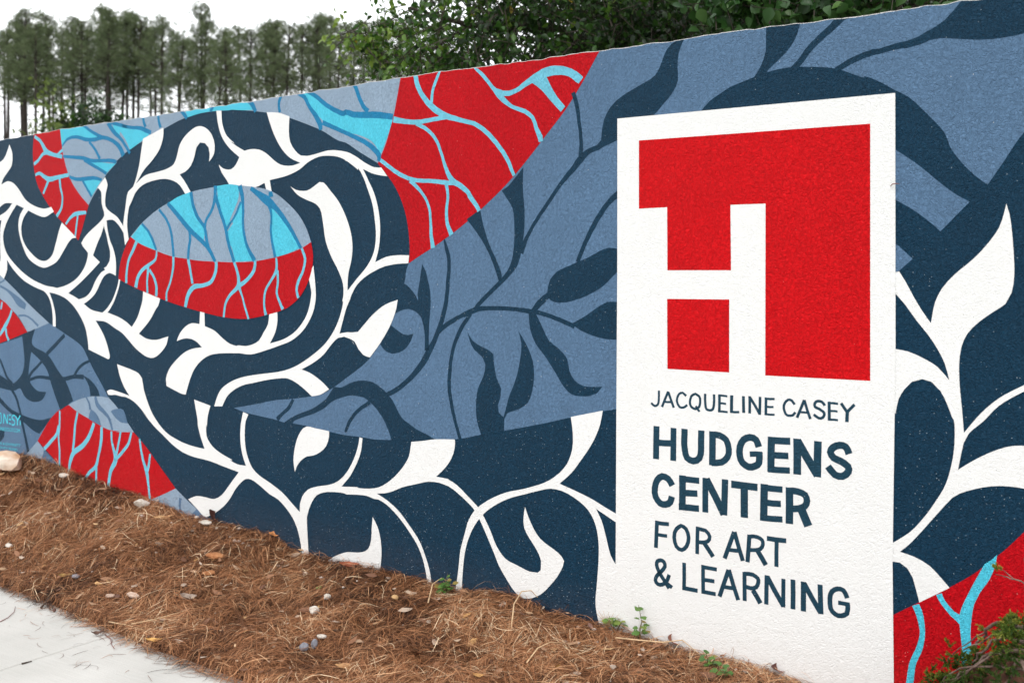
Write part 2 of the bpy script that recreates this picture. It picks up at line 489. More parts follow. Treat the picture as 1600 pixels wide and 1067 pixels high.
def smooth_loop(pts, step=0.022):
    n = len(pts); out = []
    xy = [np.array(p[:2]) for p in pts]
    for i in range(n):
        a, b = xy[i], xy[(i + 1) % n]
        ca, cb = pts[i][2], pts[(i + 1) % n][2]
        d = np.linalg.norm(b - a)
        k = max(1, min(90, int(d / step)))
        if ca and cb:
            out += [a + (b - a) * j / k for j in range(k)]
        else:
            p0 = a * 2 - b if ca else xy[i - 1]
            p3 = b * 2 - a if cb else xy[(i + 2) % n]
            out += crom(p0, a, b, p3, k)
    return out

def smooth_line(pts, step=0.018):
    out = []
    q = [np.array([p[0], p[1], p[3]]) for p in pts]
    n = len(q)
    if n == 2:
        return [q[0] + (q[1] - q[0]) * j / 2 for j in range(3)]
    for i in range(n - 1):
        p0 = q[i - 1] if i > 0 else q[0] * 2 - q[1]
        p3 = q[i + 2] if i + 2 < n else q[-1] * 2 - q[-2]
        k = max(2, int(np.linalg.norm((q[i + 1] - q[i])[:2]) / step))
        out += crom(p0, q[i], q[i + 1], p3, k)
    out.append(q[-1])
    return out

def ribbon(line):
    L, Rr = [], []
    n = len(line)
    closed = np.linalg.norm((line[0] - line[-1])[:2]) < 1e-5
    for i, p in enumerate(line):
        a = line[max(i - 1, 0)]; b = line[min(i + 1, n - 1)]
        if closed and (i == 0 or i == n - 1): a, b = line[-2], line[1]
        t = (b - a)[:2]; t = t / (np.linalg.norm(t) + 1e-9)
        nn = np.array([-t[1], t[0]])
        wob = 0.0006 * math.sin(i * 1.7 + p[0] * 40)
        L.append(p[:2] + nn * (p[2] / 2 + wob)); Rr.append(p[:2] - nn * (p[2] / 2 - wob))
    return L, Rr

layer_count = {}
def depth(layer):
    k = layer_count.get(layer, 0); layer_count[layer] = k + 1
    return 0.0007 + layer * 0.00032 + (k % 8) * 0.000035

def clamp(p):
    return (float(p[0]), float(min(p[1], lim_z(min(p[0], U_MAX)))))

def fill(name, pts, mat, parent, y):
    p = [clamp(q) for q in pts]
    p = [(min(a, U_MAX - 0.001), max(b, -0.39)) for a, b in p]
    q = [p[0]]
    for t in p[1:]:
        if abs(t[0] - q[-1][0]) + abs(t[1] - q[-1][1]) > 2e-4: q.append(t)
    vo, _, tri, _, _, _ = delaunay_2d_cdt([Vector(t) for t in q], [], [list(range(len(q)))], 1, 1e-6)
    vv_ = [(t.x, -y, t.y) for t in vo]
    fc = []
    for t in tri:
        a, b, c = (vo[i] for i in t)
        fc.append(tuple(t) if (b - a).cross(c - a) > 0 else tuple(t)[::-1])
    return mesh_obj(name, vv_, fc, mat, parent)

def stroke_geo(pts, y):
    L, Rr = ribbon(smooth_line(pts))
    V = []
    for a, b in zip(L, Rr):
        a, b = clamp(a), clamp(b)
        V += [(a[0], -y, a[1]), (b[0], -y, b[1])]
    Fc = [(2 * i, 2 * i + 1, 2 * i + 3, 2 * i + 2) for i in range(len(L) - 1)]
    return V, Fc

MURAL = """
painted_field|slate|1|P|-29925,8976! -29071,9130 -28047,9326 -26681,9604 -25526,9738 -24053,9964 -23459,10080 -22539,10502 -21718,10990 -20907,11486 -20191,11997 -19407,12848 -18713,13795 -18369,14596 -18104,15360 -17877,15800 -17727,16529 -17592,16792! -17057,17077 -16032,17580 -14888,18211 -14187,18643 -14464,18459 -13256,19280 -11913,20303 -10932,21203 -9578,22588 -8724,23480 -7849,24612 -7437,25220 -7029,25854! -6955,26266! 10809,27035! 10809,21938! 9723,21077 9115,20172 8555,19328! 8136,19677 7636,20238 7307,20740 7128,21246 6820,21647 6405,22115 5879,22653 5346,22979 4804,23337 4254,23589 4275,23531 3264,23964 2575,24107 1516,24222 794,24183 58,24025 -1074,23710 -733,23868 -1370,23540 -1953,23201 -2346,22809! -2346,21283! -5046,10784! -6188,10487 -6882,10344 -8418,9978 -9814,9613 -11996,9110 -13256,8840 -14289,8582 -14888,8481 -16032,8376 -17353,8251 -18636,8145 -19798,8080 -20667,8129 -21715,8136 -22789,8225 -24310,8387 -25438,8460 -26145,8471 -26681,8560 -27863,8669 -28977,8787
painted_field|red|1|P|-48593,25664! -45847,25831! -45847,25491! -45721,24840 -45495,23844 -45096,22842 -44599,22066 -43863,21324 -42894,20566! -43255,19780 -43619,18976 -43924,18425! -44353,18733! -45345,19432 -46609,20342 -47638,21336 -48290,22173 -48619,23116 -48751,24129 -48711,24745
painted_field|grey|1|P|-45847,25491! -45721,24840 -45495,23844 -45096,22842 -44599,22066 -43863,21324 -42894,20566! -42535,21008 -41941,21605 -41178,22332 -40079,23066 -40305,23008 -39167,23619 -37829,24096 -35879,24688 -34201,25141 -32773,25328 -31380,25356 -30215,25309 -30212,25319 -29165,25209 -27359,24924 -25702,24517 -24396,24066 -23291,23639 -22209,23069 -21715,22933 -20747,22384 -19563,21760! -19369,22086 -19020,22744 -18675,23662 -18522,24120 -18255,25211 -18104,25869! -18028,26300! -20853,26224! -45847,25907!
painted_field|red|2|P|-18104,25869! -18066,26129! -14464,26126! -6992,26076! -7029,25854! -7437,25220 -7849,24612 -8724,23480 -9578,22588 -10932,21203 -11913,20303 -13256,19280 -14464,18459 -14187,18643 -14888,18211 -16032,17580 -17057,17077 -17592,16792! -17540,17460 -17615,18393 -17840,19333 -18255,20226 -18636,20773 -19059,21237 -19563,21740! -19369,22086 -19020,22744 -18675,23662 -18522,24120 -18255,25211
painted_field|slate|1|P|-52913,11638! -49750,12368 -48487,12829 -47057,13269! -45470,12679 -43498,11821 -42954,11161 -42356,10450 -41587,9633 -40945,8869! -42178,8831 -43985,8537 -44971,8176 -45847,7818 -46864,7141 -48159,5739 -49415,4704 -49750,3972! -49750,3037! -52913,2714!
painted_field|grey|1|P|-52772,16512! -51934,16032 -50696,15325 -49082,14365 -46993,13248! -48553,12804 -49348,12613! -50289,13527 -51243,14100 -52492,14758! -52772,14915!
painted_field|red|1|P|-52772,14716! -51934,14526 -51175,14062 -50289,13449 -49348,12613! -51106,12132 -52772,11723!
painted_field|grey|2|P|-44971,8176! -43985,8552 -42535,8861 -41587,8903 -40887,8858! -40194,8410 -39091,7481 -38516,6968! -40305,6843 -39851,6908 -40655,6904 -41353,7010 -42535,7361 -43985,7778
painted_field|red|2|P|-44909,8180! -43985,7793 -42535,7376 -41353,7024 -40655,6918 -39851,6923 -40305,6850 -38550,6973! -37390,6198 -36093,5126 -34772,4050! -35879,3584 -36900,3192! -37172,2354! -41003,2260! -45096,3287! -46037,4400! -47250,5126 -48225,5657! -47509,6482 -46864,7141 -45974,7771
painted_field|grey|2|P|-48225,5657! -47509,5180! -46864,4779 -46037,4385! -45596,3838! -48950,3506! -49616,4608!
painted_patch|slate|3|P|-47509,5180! -46037,4385! -47121,3992! -47742,4431
painted_field|grey|2|P|-36900,3192! -35879,3584 -34772,4050! -33584,3394 -32072,2660! -31874,2048! -36954,1749!
painted_patch|slate|3|P|-33380,2670 -32873,3137! -31824,2556! -32572,2094!
painted_field|red|2|P|5238,3626! 6248,4306 6820,4671 7281,4997 8036,5557 8678,6153 9163,6641 9723,7288 10579,8216! 10579,1056! 5238,-142!
painted_vein|sky|3|S|-48553,25198:216 -47898,24843:230 -47315,24190:344 -46609,23930:258 -45596,23715:256
painted_vein|sky|3|S|-48619,23426:216 -48159,23629:216 -47638,24019:230 -47121,24101:305
painted_vein|sky|3|S|-46100,23883:151 -45533,24133:196
painted_vein|sky|3|S|-48461,22722:185 -48029,22814:215 -47573,22598:261 -46993,22376:336 -46100,22444:273 -44909,22547:240
painted_vein|sky|3|S|-47612,21488:184 -47315,21896:199 -47057,22303:229
painted_vein|sky|3|S|-45847,22355:196 -45784,21823:196 -45571,21210:166 -45659,20535:196 -46163,19985:242
painted_vein|sky|3|S|-45220,19466:180 -44785,19828:195 -44230,20072:268 -43135,20131:207
painted_vein|sky|3|S|-43985,20027:164 -44107,19360:164 -44254,18656:149
painted_patch|cyan|2|P|-45810,25488! -45810,25828! -43498,25866! -43498,25510! -42654,25098 -41705,24697! -42178,24622 -42894,24600 -43985,24864 -44847,24814 -45408,24554 -45571,24226! -45721,24915
painted_patch|cyan|2|P|-43255,23368! -42535,23177 -41587,23120 -40655,22992 -40194,23000! -41119,22438! -41823,22769 -42535,23103
painted_patch|cyan|2|P|-43498,22123! -42535,22111 -41646,22029! -42595,21084! -42954,21394 -43195,21775
painted_patch|cyan|2|P|-40597,25448! -39851,25244 -39619,25155 -38606,24969 -37609,24751 -37117,24467! -38050,24041 -38885,23707! -39280,24306 -39847,24849 -39851,24633 -40424,25109
painted_patch|cyan|2|P|-33943,25632! -33943,25905! -31479,26019! -28884,26084! -28884,25680! -28417,25164! -29260,25217 -30212,25319 -30215,25309 -31282,25368 -32572,25344 -33738,25205!
painted_patch|cyan|2|P|-24741,25721! -24741,25940! -24224,25952! -24224,25703! -23713,25344 -23039,24913 -22374,24548 -21718,24309 -21715,24330 -20747,24188 -19719,24072 -18598,23832! -18943,23034 -19353,22204! -19955,22869 -20747,23226 -21715,23419 -21718,23398 -23207,24126! -23713,24539 -24139,25010 -24396,25408
painted_line|teal|3|S|-45596,24378:106 -45158,24724:165 -44599,24856:194 -43985,24826:208 -43135,24617:236 -42297,24557:249 -41470,24621:248 -40539,24359:246 -39851,23914:316 -39509,23390:358
painted_line|teal|3|S|-43498,25569:178 -42654,25098:191 -41587,24652:219
painted_line|teal|3|S|-42834,24448:177 -42297,24006:176 -41764,23350:219
painted_line|teal|3|S|-45495,23731:181 -44353,23607:209 -43376,23486:237 -42654,23294:236 -41587,23229:204 -40655,23173:232 -40171,23057:245
painted_line|teal|3|S|-43376,23375:163 -42654,23074:206 -41823,22732:190 -41119,22416:203
painted_line|teal|3|S|-44847,22416:195 -44107,22228:223 -43135,22215:251 -42297,22209:220 -41587,22062:160
painted_line|teal|3|S|-43498,22123:178 -43135,21698:163 -42714,21236:177 -42583,21083:147
painted_line|teal|3|S|-41003,25502:319 -40424,24892:289 -39737,24409:215 -39283,23948:200 -38889,23493:200
painted_line|teal|3|S|-40771,25498:217 -39965,25289:216 -39170,25098:186 -39619,25191:201 -38717,25013:199 -37884,24913:240 -37390,24734:267 -36954,24575:238
painted_line|teal|3|S|-37686,25674:198 -37609,25244:197 -37445,24949:211
painted_line|teal|3|S|-36318,25642:181 -36253,25205:195 -36093,24809:209
painted_line|teal|3|S|-34304,25697:260 -33995,25363:246 -33789,25141:204
painted_line|teal|3|S|-31597,25662:241 -31824,25368:201
painted_line|teal|3|S|-28696,25741:325 -28417,25391:285 -28204,25048:220
painted_line|teal|3|S|-26234,25819:191 -26412,25467:191 -26457,25217:178 -26367,24859:178
painted_line|teal|3|S|-25045,25782:276 -24568,25486:225 -24224,24956:212 -23798,24484:273 -23459,23961:309 -23417,23698:222
painted_line|teal|3|S|-24353,25790:225 -23713,25437:223 -23123,25013:234 -22457,24647:245 -21799,24407:267 -21715,24482:267 -21229,24319:302 -20508,24228:312 -19641,24155:327 -18590,23978:282
painted_line|teal|3|S|-21108,25878:241 -20827,25218:229 -20508,24648:240 -20191,24381:239
painted_line|teal|3|S|-23291,24071:247 -22622,23803:221 -21799,23465:207 -21715,23431:207 -21068,23159:217 -20429,22872:240 -19798,22471:274 -19462,22092:273 -19524,21858:166
painted_stem|navy|2|S|-25394,9714:189 -25702,9285:215 -26145,8938:190 -26591,8589:255
painted_leaf|navy|2|P|-26056,8465! -25438,8806 -24741,9074 -23968,9344 -23291,9728 -23039,9889 -22747,10245 -22498,10534! -22004,10531! -21393,10777 -21715,10671 -21148,10871 -20508,10964 -19876,10907 -19407,10694 -18943,10395 -18636,10117 -18331,9666 -18028,9277 -17577,9018 -17057,8767 -16468,8582 -15960,8382! -18675,8136! -18790,8398 -19097,8965 -19563,9525 -20033,9882 -20508,10122 -21229,10169 -20853,10203 -21555,10131 -22127,9975 -22622,9792 -23207,9386 -23883,9093 -24741,8815 -25350,8583 -25438,8447!
painted_stem|navy|2|S|-21715,8288:158 -21471,8792:194 -20907,9405:193 -20073,9909:203
painted_stem|navy|2|S|-15442,17912:80 -15278,17425:204 -15157,16970:204 -15157,16403:204 -15207,15947:216 -15278,15209:227 -15456,14411:250 -15743,13664:251 -16032,13084:263 -16395,12498:345 -16761,11965:323 -17353,11359:267 -18180,10733:246 -18982,10334:236
painted_stem|navy|2|S|-15779,13520:228 -15385,13815:227 -14888,14081:226 -14326,14346:202 -14289,14352:239 -13726,14572:251
painted_stem|navy|2|S|-13942,14478:252 -13426,14646:237 -12916,14681:194 -12162,14693:192 -11338,14657:190 -10770,14598:216 -10369,14537:242
painted_leaf|navy|2|P|-13985,14442! -13256,15149 -12453,15810 -11830,16392 -11583,16868 -11460,17548 -11436,18500 -11542,19252 -11830,19673 -12120,20062! -11748,20261! -10948,21068! -10972,20122 -10891,19228 -10891,18417 -10972,17674 -11053,17270 -11256,16661 -11748,16119 -12412,15569 -13256,14871 -13683,14447!
painted_stem|navy|2|S|-11094,17202:298 -10770,17873:189 -10290,18602:175 -9657,19383:187 -9033,20153:185 -8724,20479:224 -8266,20914:276 -7962,21256:327 -7512,21586:234 -7093,21695:233 -6799,21901:258
painted_leaf|navy|2|P|-7242,21705! -6946,22008 -6909,22361 -6799,22868 -6506,23358 -5998,23761 -5072,24180 -4373,24517 -4131,24898 -3823,25548 -3381,25917! -3280,26164! -2944,26121! -3064,25902! -3300,25301 -3347,24750 -3334,24192 -3550,23749 -3960,23321 -4512,22807 -5783,22148! -6143,21951 -6579,21789 -7242,21556!
painted_stem|navy|2|S|-8342,24189:197 -8152,23594:197 -8038,22864:170 -7940,22072:170 -7962,21289:222
painted_leaf|navy|2|P|-14115,18821! -13341,19249! -13170,18549 -12832,17641 -12412,16876 -12120,16119 -12286,15913! -12412,16257 -12747,17018 -13170,17716 -13683,18354
painted_leaf|navy|2|P|-16761,16756! -16556,16409 -16410,15948 -16286,15487 -16250,14799 -16322,14051 -16359,13304 -16359,12614! -16615,12605! -16600,13297 -16688,13813 -16835,14214 -17131,14440 -17577,14578 -18028,14513 -18484,14329! -18255,15359! -17877,15800 -17503,15568 -17131,15193 -17005,14974! -17042,15310 -16909,15946 -16820,16524 -16820,16410
painted_leaf|navy|2|P|-18751,13794! -18331,13540 -17953,13345 -17652,13313 -17294,13393! -17465,13039 -17802,12649 -18255,12428 -18636,12367 -19020,12459 -19291,12656 -19407,12812! -19097,13284
painted_stem|navy|2|S|-13875,14410:168 -14326,13868:214 -14676,13296:203 -14959,12552:192 -15100,11696:204 -15136,10844:204 -15100,10617:193 -14959,9947:192 -14747,9226:169 -14487,8514:180
painted_leaf|navy|2|P|-14072,13574! -13769,13163 -13256,12902 -12832,12743 -12596,12580 -12562,12167 -12412,11486 -12162,11018 -12203,10604 -12345,10252 -12286,9912 -12037,9724! -11913,10075 -11748,10632 -11420,11332 -11216,11953 -11094,12569 -11053,13113 -11216,13684! -10851,13187 -10529,12591 -10369,11925 -10449,11114 -10690,10493 -11175,10158 -11830,9909 -11979,9659 -11996,9076! -13256,8770! -13512,9411 -13580,10103 -13469,10946 -13170,11517 -13043,12078 -13213,12417 -13683,12747 -13942,13158
painted_leaf|navy|2|P|-10650,14499! -10290,14505! -9972,13951 -9578,13294 -9110,12977 -8647,12532 -8533,12010 -8266,11596 -7812,11378 -7363,11364 -6882,11397! -7140,11104 -7512,10965 -7962,10926 -8418,10977 -8801,11272 -9266,11910 -9814,12619 -10290,13138 -10569,13735 -10650,14272
painted_stem|navy|2|S|-10449,14570:229 -10051,14978:308 -9617,15316:267
painted_leaf|navy|2|P|-9696,15282! -9657,15583 -9500,16049 -9188,16347 -8724,16543 -8114,16769 -7587,16959 -6992,17243 -6552,17366 -6044,17293! -5828,17290! -5828,16621! -6333,16176 -6845,15725 -7587,15332 -8418,15063 -9033,14977 -9500,15084
painted_stem|navy|2|S|-8114,16769:196 -7887,17289:196 -7512,17999:221 -7066,18700:233 -6552,19326:231 -6188,19600:282 -5828,19808:280
painted_stem|navy|2|S|-10369,14584:202 -9657,14416:187 -9033,14229:199 -8266,13949:197
painted_leaf|navy|2|P|-8418,14064! -7737,14418 -6992,14884 -6625,15050 -6044,15038! -5828,15027! -5828,13434! -6771,13456 -7363,13581 -7962,13793
painted_leaf|navy|2|P|458,26045! 1843,26153! 1813,25897 1725,25532 1457,25042 1036,24625 519,24212! 489,23862! -191,23873! -4,24043! 243,24419 428,24930 446,25399
painted_stem|navy|2|S|3519,26041:396 3093,25587:284 2691,25296:263 2225,24893:253 1873,24472:243 1487,24080:256
painted_stem|navy|2|S|3179,23899:205 3717,24180:226 4275,24370:224 4605,24444:234 4804,24448:200 5346,24551:221 5985,24611:273 6509,24765:326
painted_leaf|navy|2|P|5879,24569! 6300,24873 6717,25064 7128,25307 7433,25615 7686,25953! 7786,26259! 10809,27035! 10809,24742! 9723,24496 9163,24436 8678,24428 8185,24467 7636,24561 6974,24670 6509,24629
painted_patch|slate|1|P|5346,20818! 6248,20131 6974,19469 7535,19014 7962,18756! 6974,17733! 6613,18078 6038,18532 5346,18970!
painted_patch|slate|1|P|5346,17398! 6011,16757! 5426,16229! 5292,16229!
painted_leaf|navy|2|P|-49951,12362! -49750,11355 -49683,10578 -49951,9887 -50424,9473 -51037,9189 -51657,9410 -52772,9791! -52772,8874! -51519,8745 -50696,8752 -50154,8939 -49750,8494 -49082,8184 -48290,8156 -47638,8389 -47289,8853! -48290,8888 -49016,9351 -49215,9767 -49109,10602 -48923,11346! -47898,10808 -47186,10226 -46736,9357 -46227,8475 -45784,7784! -44451,8471! -44785,9012 -45220,9626 -45974,10230 -47121,11222 -48844,11891 -48487,12852!
painted_stem|navy|2|S|-52492,10737:175 -52073,10158:191 -51657,9568:206 -51037,9166:205
painted_stem|navy|2|S|-45345,12532:256 -46100,12018:257 -47250,11255:275
painted_stem|navy|2|S|-47703,10816:184 -48290,10406:200 -48883,10016:217 -49215,9612:233
painted_stem|navy|2|S|-42774,11020:162 -43498,10768:193 -44107,10317:209 -44353,10007:209
painted_stem|navy|2|S|-49215,9496:202 -48159,9758:200 -46864,9746:229 -45470,9764:271 -44353,9970:254 -43376,9996:296
painted_leaf|navy|2|P|-43498,10108! -42894,9931 -42297,9595 -41941,9248 -41764,8907! -42714,8851! -42834,9418 -43135,9808
painted_stem|navy|2|S|-51106,8807:236 -50560,8210:220 -50221,7527:219 -49884,6613:234 -49549,5704:249 -49255,4873:280
painted_leaf|navy|2|P|-52772,8395! -51934,7889 -51243,7538 -50154,7258 -48950,7069 -47898,7028 -46736,7264! -47121,6893 -48029,6135! -48685,6276 -49750,6740 -50832,7093 -51657,7431 -52772,7996!
painted_leaf|navy|2|P|-52913,5830 -51934,6002 -52003,5584 -52352,5317 -52913,5231
painted_stem|slate|2|S|-52492,15595:159 -51657,15320:174 -50969,14970:315 -50289,14545:548 -49549,14242:389
painted_stem|slate|2|S|-50356,13643:141 -49616,13672:125 -48950,13475:139 -48159,13029:185
painted_stem|slate|2|S|-52492,15778:127 -51934,15969:95
painted_vein|sky|2|S|-52492,12329:207 -51864,12942:317 -51381,13506:221 -51106,13984:205
painted_vein|sky|2|S|-51795,12785:238 -51726,12391:190 -51450,11988:221
painted_vein|sky|2|S|-52212,14523:175 -52380,14043:175
painted_patch|slate|3|P|-42654,8067! -42178,7878 -41823,7501 -41646,7112! -42535,7339 -42894,7461
painted_patch|slate|3|P|-40713,8050 -40079,8259 -39509,8239 -39226,7757 -39091,7446! -39851,7498 -40424,7817
painted_stem|slate|3|S|-43135,8774:133 -42834,8423:162 -42714,8026:221
painted_stem|slate|3|S|-42237,8864:220 -42000,8366:322 -41353,7971:262 -40887,7640:218 -40539,6941:174
painted_stem|slate|3|S|-34356,3546:233 -34408,3095:178 -34304,2764:164
painted_vein|sky|3|S|-45847,7757:151 -45873,6758:166 -45974,6070:166 -45873,5322:166 -45885,4263:181
painted_vein|sky|3|S|-45974,6826:151 -46227,6201:227 -46864,5693:244 -47509,5195:245
painted_vein|sky|3|S|-44009,7791:194 -44254,6954:209 -44353,6126:209 -44476,5368:224
painted_vein|sky|3|S|-42356,7242:250 -42714,6553:295 -43376,5835:326 -44414,5224:344 -44723,4748:299 -44909,3981:180
painted_vein|sky|3|S|-41587,7065:248 -41646,6199:263 -41882,5376:219 -42178,4616:249 -42894,4105:221 -43376,3539:222
painted_vein|sky|3|S|-42118,4695:191 -42118,4182:176 -42178,3370:191
painted_vein|sky|3|S|-40655,6875:174 -40597,6214:174 -40309,5516:289 -40251,5161:361 -40713,4466:290 -41003,3204:247
painted_vein|sky|3|S|-39759,6915:158 -39965,6194:173 -40194,5454:187
painted_vein|sky|3|S|-38751,6950:171 -39031,6272:200 -39619,5684:215 -40305,5155:245 -40251,5161:288
painted_vein|sky|3|S|-37995,6627:156 -37829,5878:184 -37609,5263:212 -37335,4726:281 -37172,3899:183 -37019,3003:182
painted_vein|sky|3|S|-37030,5829:154 -37117,5309:183 -37303,4729:211
painted_vein|sky|3|S|-17182,25919:267 -17057,25385:266 -16688,24771:265 -16104,24201:309 -15385,23768:296 -14676,23540:237 -14202,23396:210 -13683,23249:209 -13001,22814:222 -12328,22144:220 -11830,21495:205 -11542,20898:177 -11452,20716:163
painted_vein|sky|3|S|-15700,25923:148 -15960,25390:172 -16141,24950:160 -16191,24438:172
painted_vein|sky|3|S|-18560,23841:306 -17802,23679:245 -17057,23590:232 -16177,23634:206 -15242,23700:227
painted_vein|sky|3|S|-17131,23527:197 -16468,23186:184 -15960,22712:172 -15671,22167:160 -15456,21584:171 -15242,21087:227 -14959,20675:283 -14466,20396:259 -13979,20009:235 -13942,19900:252 -13598,19502:223 -13392,19181:209
painted_vein|sky|3|S|-19446,21941:202 -18943,21615:201 -18331,21227:211 -17652,20928:198 -17057,20781:197 -16177,20708:195 -15242,20576:216 -14888,20530:170
painted_vein|sky|3|S|-17503,20804:233 -16983,20373:174 -16578,19922:150 -16322,19394:149 -16250,18818:149 -16213,18128:195 -16104,17507:252
painted_vein|sky|3|S|-15314,20522:205 -15207,20035:159 -15278,19413:170 -15278,18788:193 -15136,18387:227 -14994,18112:272
painted_vein|sky|3|S|-13666,25863:126 -13170,25428:180 -12663,24858:179 -12162,24328:274 -11583,23865:177 -10851,23564:203 -10449,23260:188 -10250,22774:201 -10051,22356:268 -9996,22152:228
painted_vein|sky|3|S|-12453,24699:151 -11913,24476:246 -11338,24557:217 -10770,24840:270 -10130,25111:375 -9657,25228:440 -9110,25236:411 -8494,25072:355 -8076,24779:380 -7947,24667:340
painted_vein|sky|3|P|-10529,24843! -10250,24667 -9932,24408 -9539,23970 -8971,23389! -8740,23607! -9149,24067 -9461,24542 -9720,25035! -10130,25111
painted_vein|cyan|3|S|6117,4186:273 6274,3793:250 6353,3263:185 6274,2704:218 6038,2114:229 5906,1283:252 5879,823:252
painted_vein|cyan|3|S|6923,4703:216 7077,4416:194 7383,4091:214 7736,3858:320
painted_vein|cyan|3|P|8457,6005! 8678,6179 8863,6390! 8824,6069 8629,5514 8284,4933 8111,4534 8036,4096 7987,3450 8011,3136 8036,2610! 7686,2275! 7711,2814 7636,3600 7636,4134 7887,4816 8235,5560
painted_leaf|white|4|P|-52772,23710! -52073,23947 -51657,24396 -51381,24891! -51037,24277 -51106,23493 -51657,23011 -52142,22601 -52282,22290! -51657,22473 -50969,22344 -50289,21880 -49549,21184 -48619,20760 -47509,20527 -46736,20605! -46456,20299! -47444,19988 -48290,20154 -49215,20457! -49683,20621! -50533,20887! -50969,21006! -51934,21020 -52772,20638!
painted_vine|white|4|P|-50996,21047! -50533,20911! -51312,20191 -51864,19496 -52101,18867 -51795,17894 -50696,16975 -49082,16125 -47379,15634 -46100,15471 -44971,15168! -43863,14782 -42654,14175 -41587,14002! -40945,13998! -39851,13729 -39091,13423 -38717,13193! -38216,13736 -37884,14379 -37719,14807 -37664,15407! -35986,15242! -36307,14473 -36468,14329 -37063,13619 -38050,12819! -37390,12556 -36522,12498 -35402,12733! -35561,12265 -36093,11760 -36684,11458 -37281,11470 -38271,11892 -39054,12435 -39619,12812 -40305,13082 -41236,13448 -42178,13501! -41470,12751 -41003,11965 -40794,11284 -40945,11191! -41823,11425 -42894,11716! -42954,12193 -43195,12999 -43558,13546 -44353,14314 -45220,14813 -46100,15069 -46928,15193! -46545,14511 -46290,13756 -46265,13021! -46570,13067! -46609,13826 -46864,14660 -47379,15190 -48422,15492 -49750,15954 -50969,16701 -51657,17298! -51629,16665 -52003,16056! -52772,16472! -52772,17110! -52450,17227 -52450,18103 -52464,18955 -52422,19431 -52282,19944! -52772,19880! -52772,20159! -51657,20543
painted_leaf|white|4|P|-45621,19591! -44107,18600! -44599,18551 -44909,18333 -45470,17763 -46100,17167 -46736,16906 -47509,16759 -48422,16973 -49282,17430 -49884,18217 -50221,18904 -50356,19533 -50154,20232 -49683,20683! -49188,20510! -49750,20023 -50019,19446 -49911,18740 -49549,18211 -48883,17696 -48029,17262 -47250,17216 -46609,17590 -46328,18155 -46163,18508 -45910,19108
painted_leaf|white|4|P|-41259,22206! -41003,21742 -41178,21242 -41213,20444 -40771,20101 -40079,19753 -39509,19197! -39170,18795! -39339,18620! -39965,19281 -40539,19608 -41061,19581! -41353,19539! -41376,19248! -41646,18708 -42000,18226 -42439,17477! -41764,17067! -42654,16472 -43863,15733 -44971,15145! -45096,14979! -47121,15421! -46100,15486 -45096,15670 -43985,16142 -43195,16917 -42954,17653 -43195,17842 -43619,18256 -43376,18526 -42894,18884 -42178,19270 -41646,19584 -41329,19902 -41587,20603 -41646,21336 -42000,21608!
painted_vine|white|4|P|-41376,19649! -41119,19641! -41003,18984 -40713,18253 -40481,17908 -40251,17328 -40194,16750 -40217,16231! -40828,16407 -41353,16212 -41705,15811 -42178,15187 -42774,14778 -43498,14496 -43985,14617! -43863,14782! -43135,14959 -42654,15294 -42178,15957 -41587,16468 -41236,16597! -41376,16700! -41119,16793 -40828,17117 -40771,17696 -40945,18134 -41119,18696 -41353,19211
painted_vine|white|4|S|-39816,16137:144 -40022,15526:158 -40424,14802:188 -40945,14216:232 -41470,13880:262
painted_vine|white|4|P|-37664,24275! -35826,24788! -35847,24269 -36146,23595 -36846,22942 -37554,22456 -38050,21953 -38327,21663! -37499,22101 -36414,22253 -35561,22379 -34929,22618 -34668,23015 -34408,23684 -33892,24194 -32873,24626 -32172,24471 -31676,24031 -31459,23481 -31528,22952 -31923,22575! -31874,23041 -31973,23383 -32271,23638 -32672,23700 -32974,23450 -33126,22986 -33431,22462 -33892,22148 -34408,22005! -33995,21607 -33329,20793! -33892,20818! -34408,21388 -34929,21654 -35667,21809 -36630,21775 -37719,21548 -38383,21119 -38717,20635 -38942,20357 -39144,19293 -38998,18397! -39336,18046! -39449,18585 -39506,19303 -39336,20157 -39054,21218 -38606,21484 -38050,22661 -37884,23358 -37741,23984
painted_vine|white|4|P|-32652,14452! -32321,14457! -32271,13396! -31479,13168 -30795,12754 -30215,12475 -29642,12382 -29639,12407 -28977,12396 -28417,12513 -27955,12722 -27588,13183 -27268,13609 -27150,14381! -26591,14517! -26546,13817 -26726,13175 -27114,12600! -26145,12841 -25350,13212 -24741,13729 -24310,14362 -24096,15112 -24070,15301 -24310,16234! -23925,16730! -23781,15613 -23755,15177 -23883,14493 -24224,13865 -24741,13291 -25526,12797 -26502,12480 -27405,12225 -28603,11954 -29449,11987 -29832,11975 -31087,11914 -31874,11784 -32572,11454 -33177,10921 -33584,10221 -33892,9469! -34201,9492 -35561,9876! -35614,10254 -35349,10821 -34616,11472 -33892,11911 -33278,12103 -32521,12211! -32873,12455 -33380,12643 -33789,12678 -34304,12594 -34668,12487! -34408,12920 -33892,13344 -33380,13539 -32722,13506!
painted_leaf|white|4|P|-25587,20896! -25175,20700 -24396,20621 -23883,20827 -23501,21025 -23207,20980 -22789,20590 -22209,20014 -21718,19266 -21352,18406 -21231,17678 -21312,16953 -21514,16289 -21571,15440! -21514,14953! -21922,14888! -21840,15256 -21881,15803 -22209,16474 -22705,17212 -23081,18017 -23249,18884 -23459,19632 -23798,19923 -24396,20134 -25088,20445
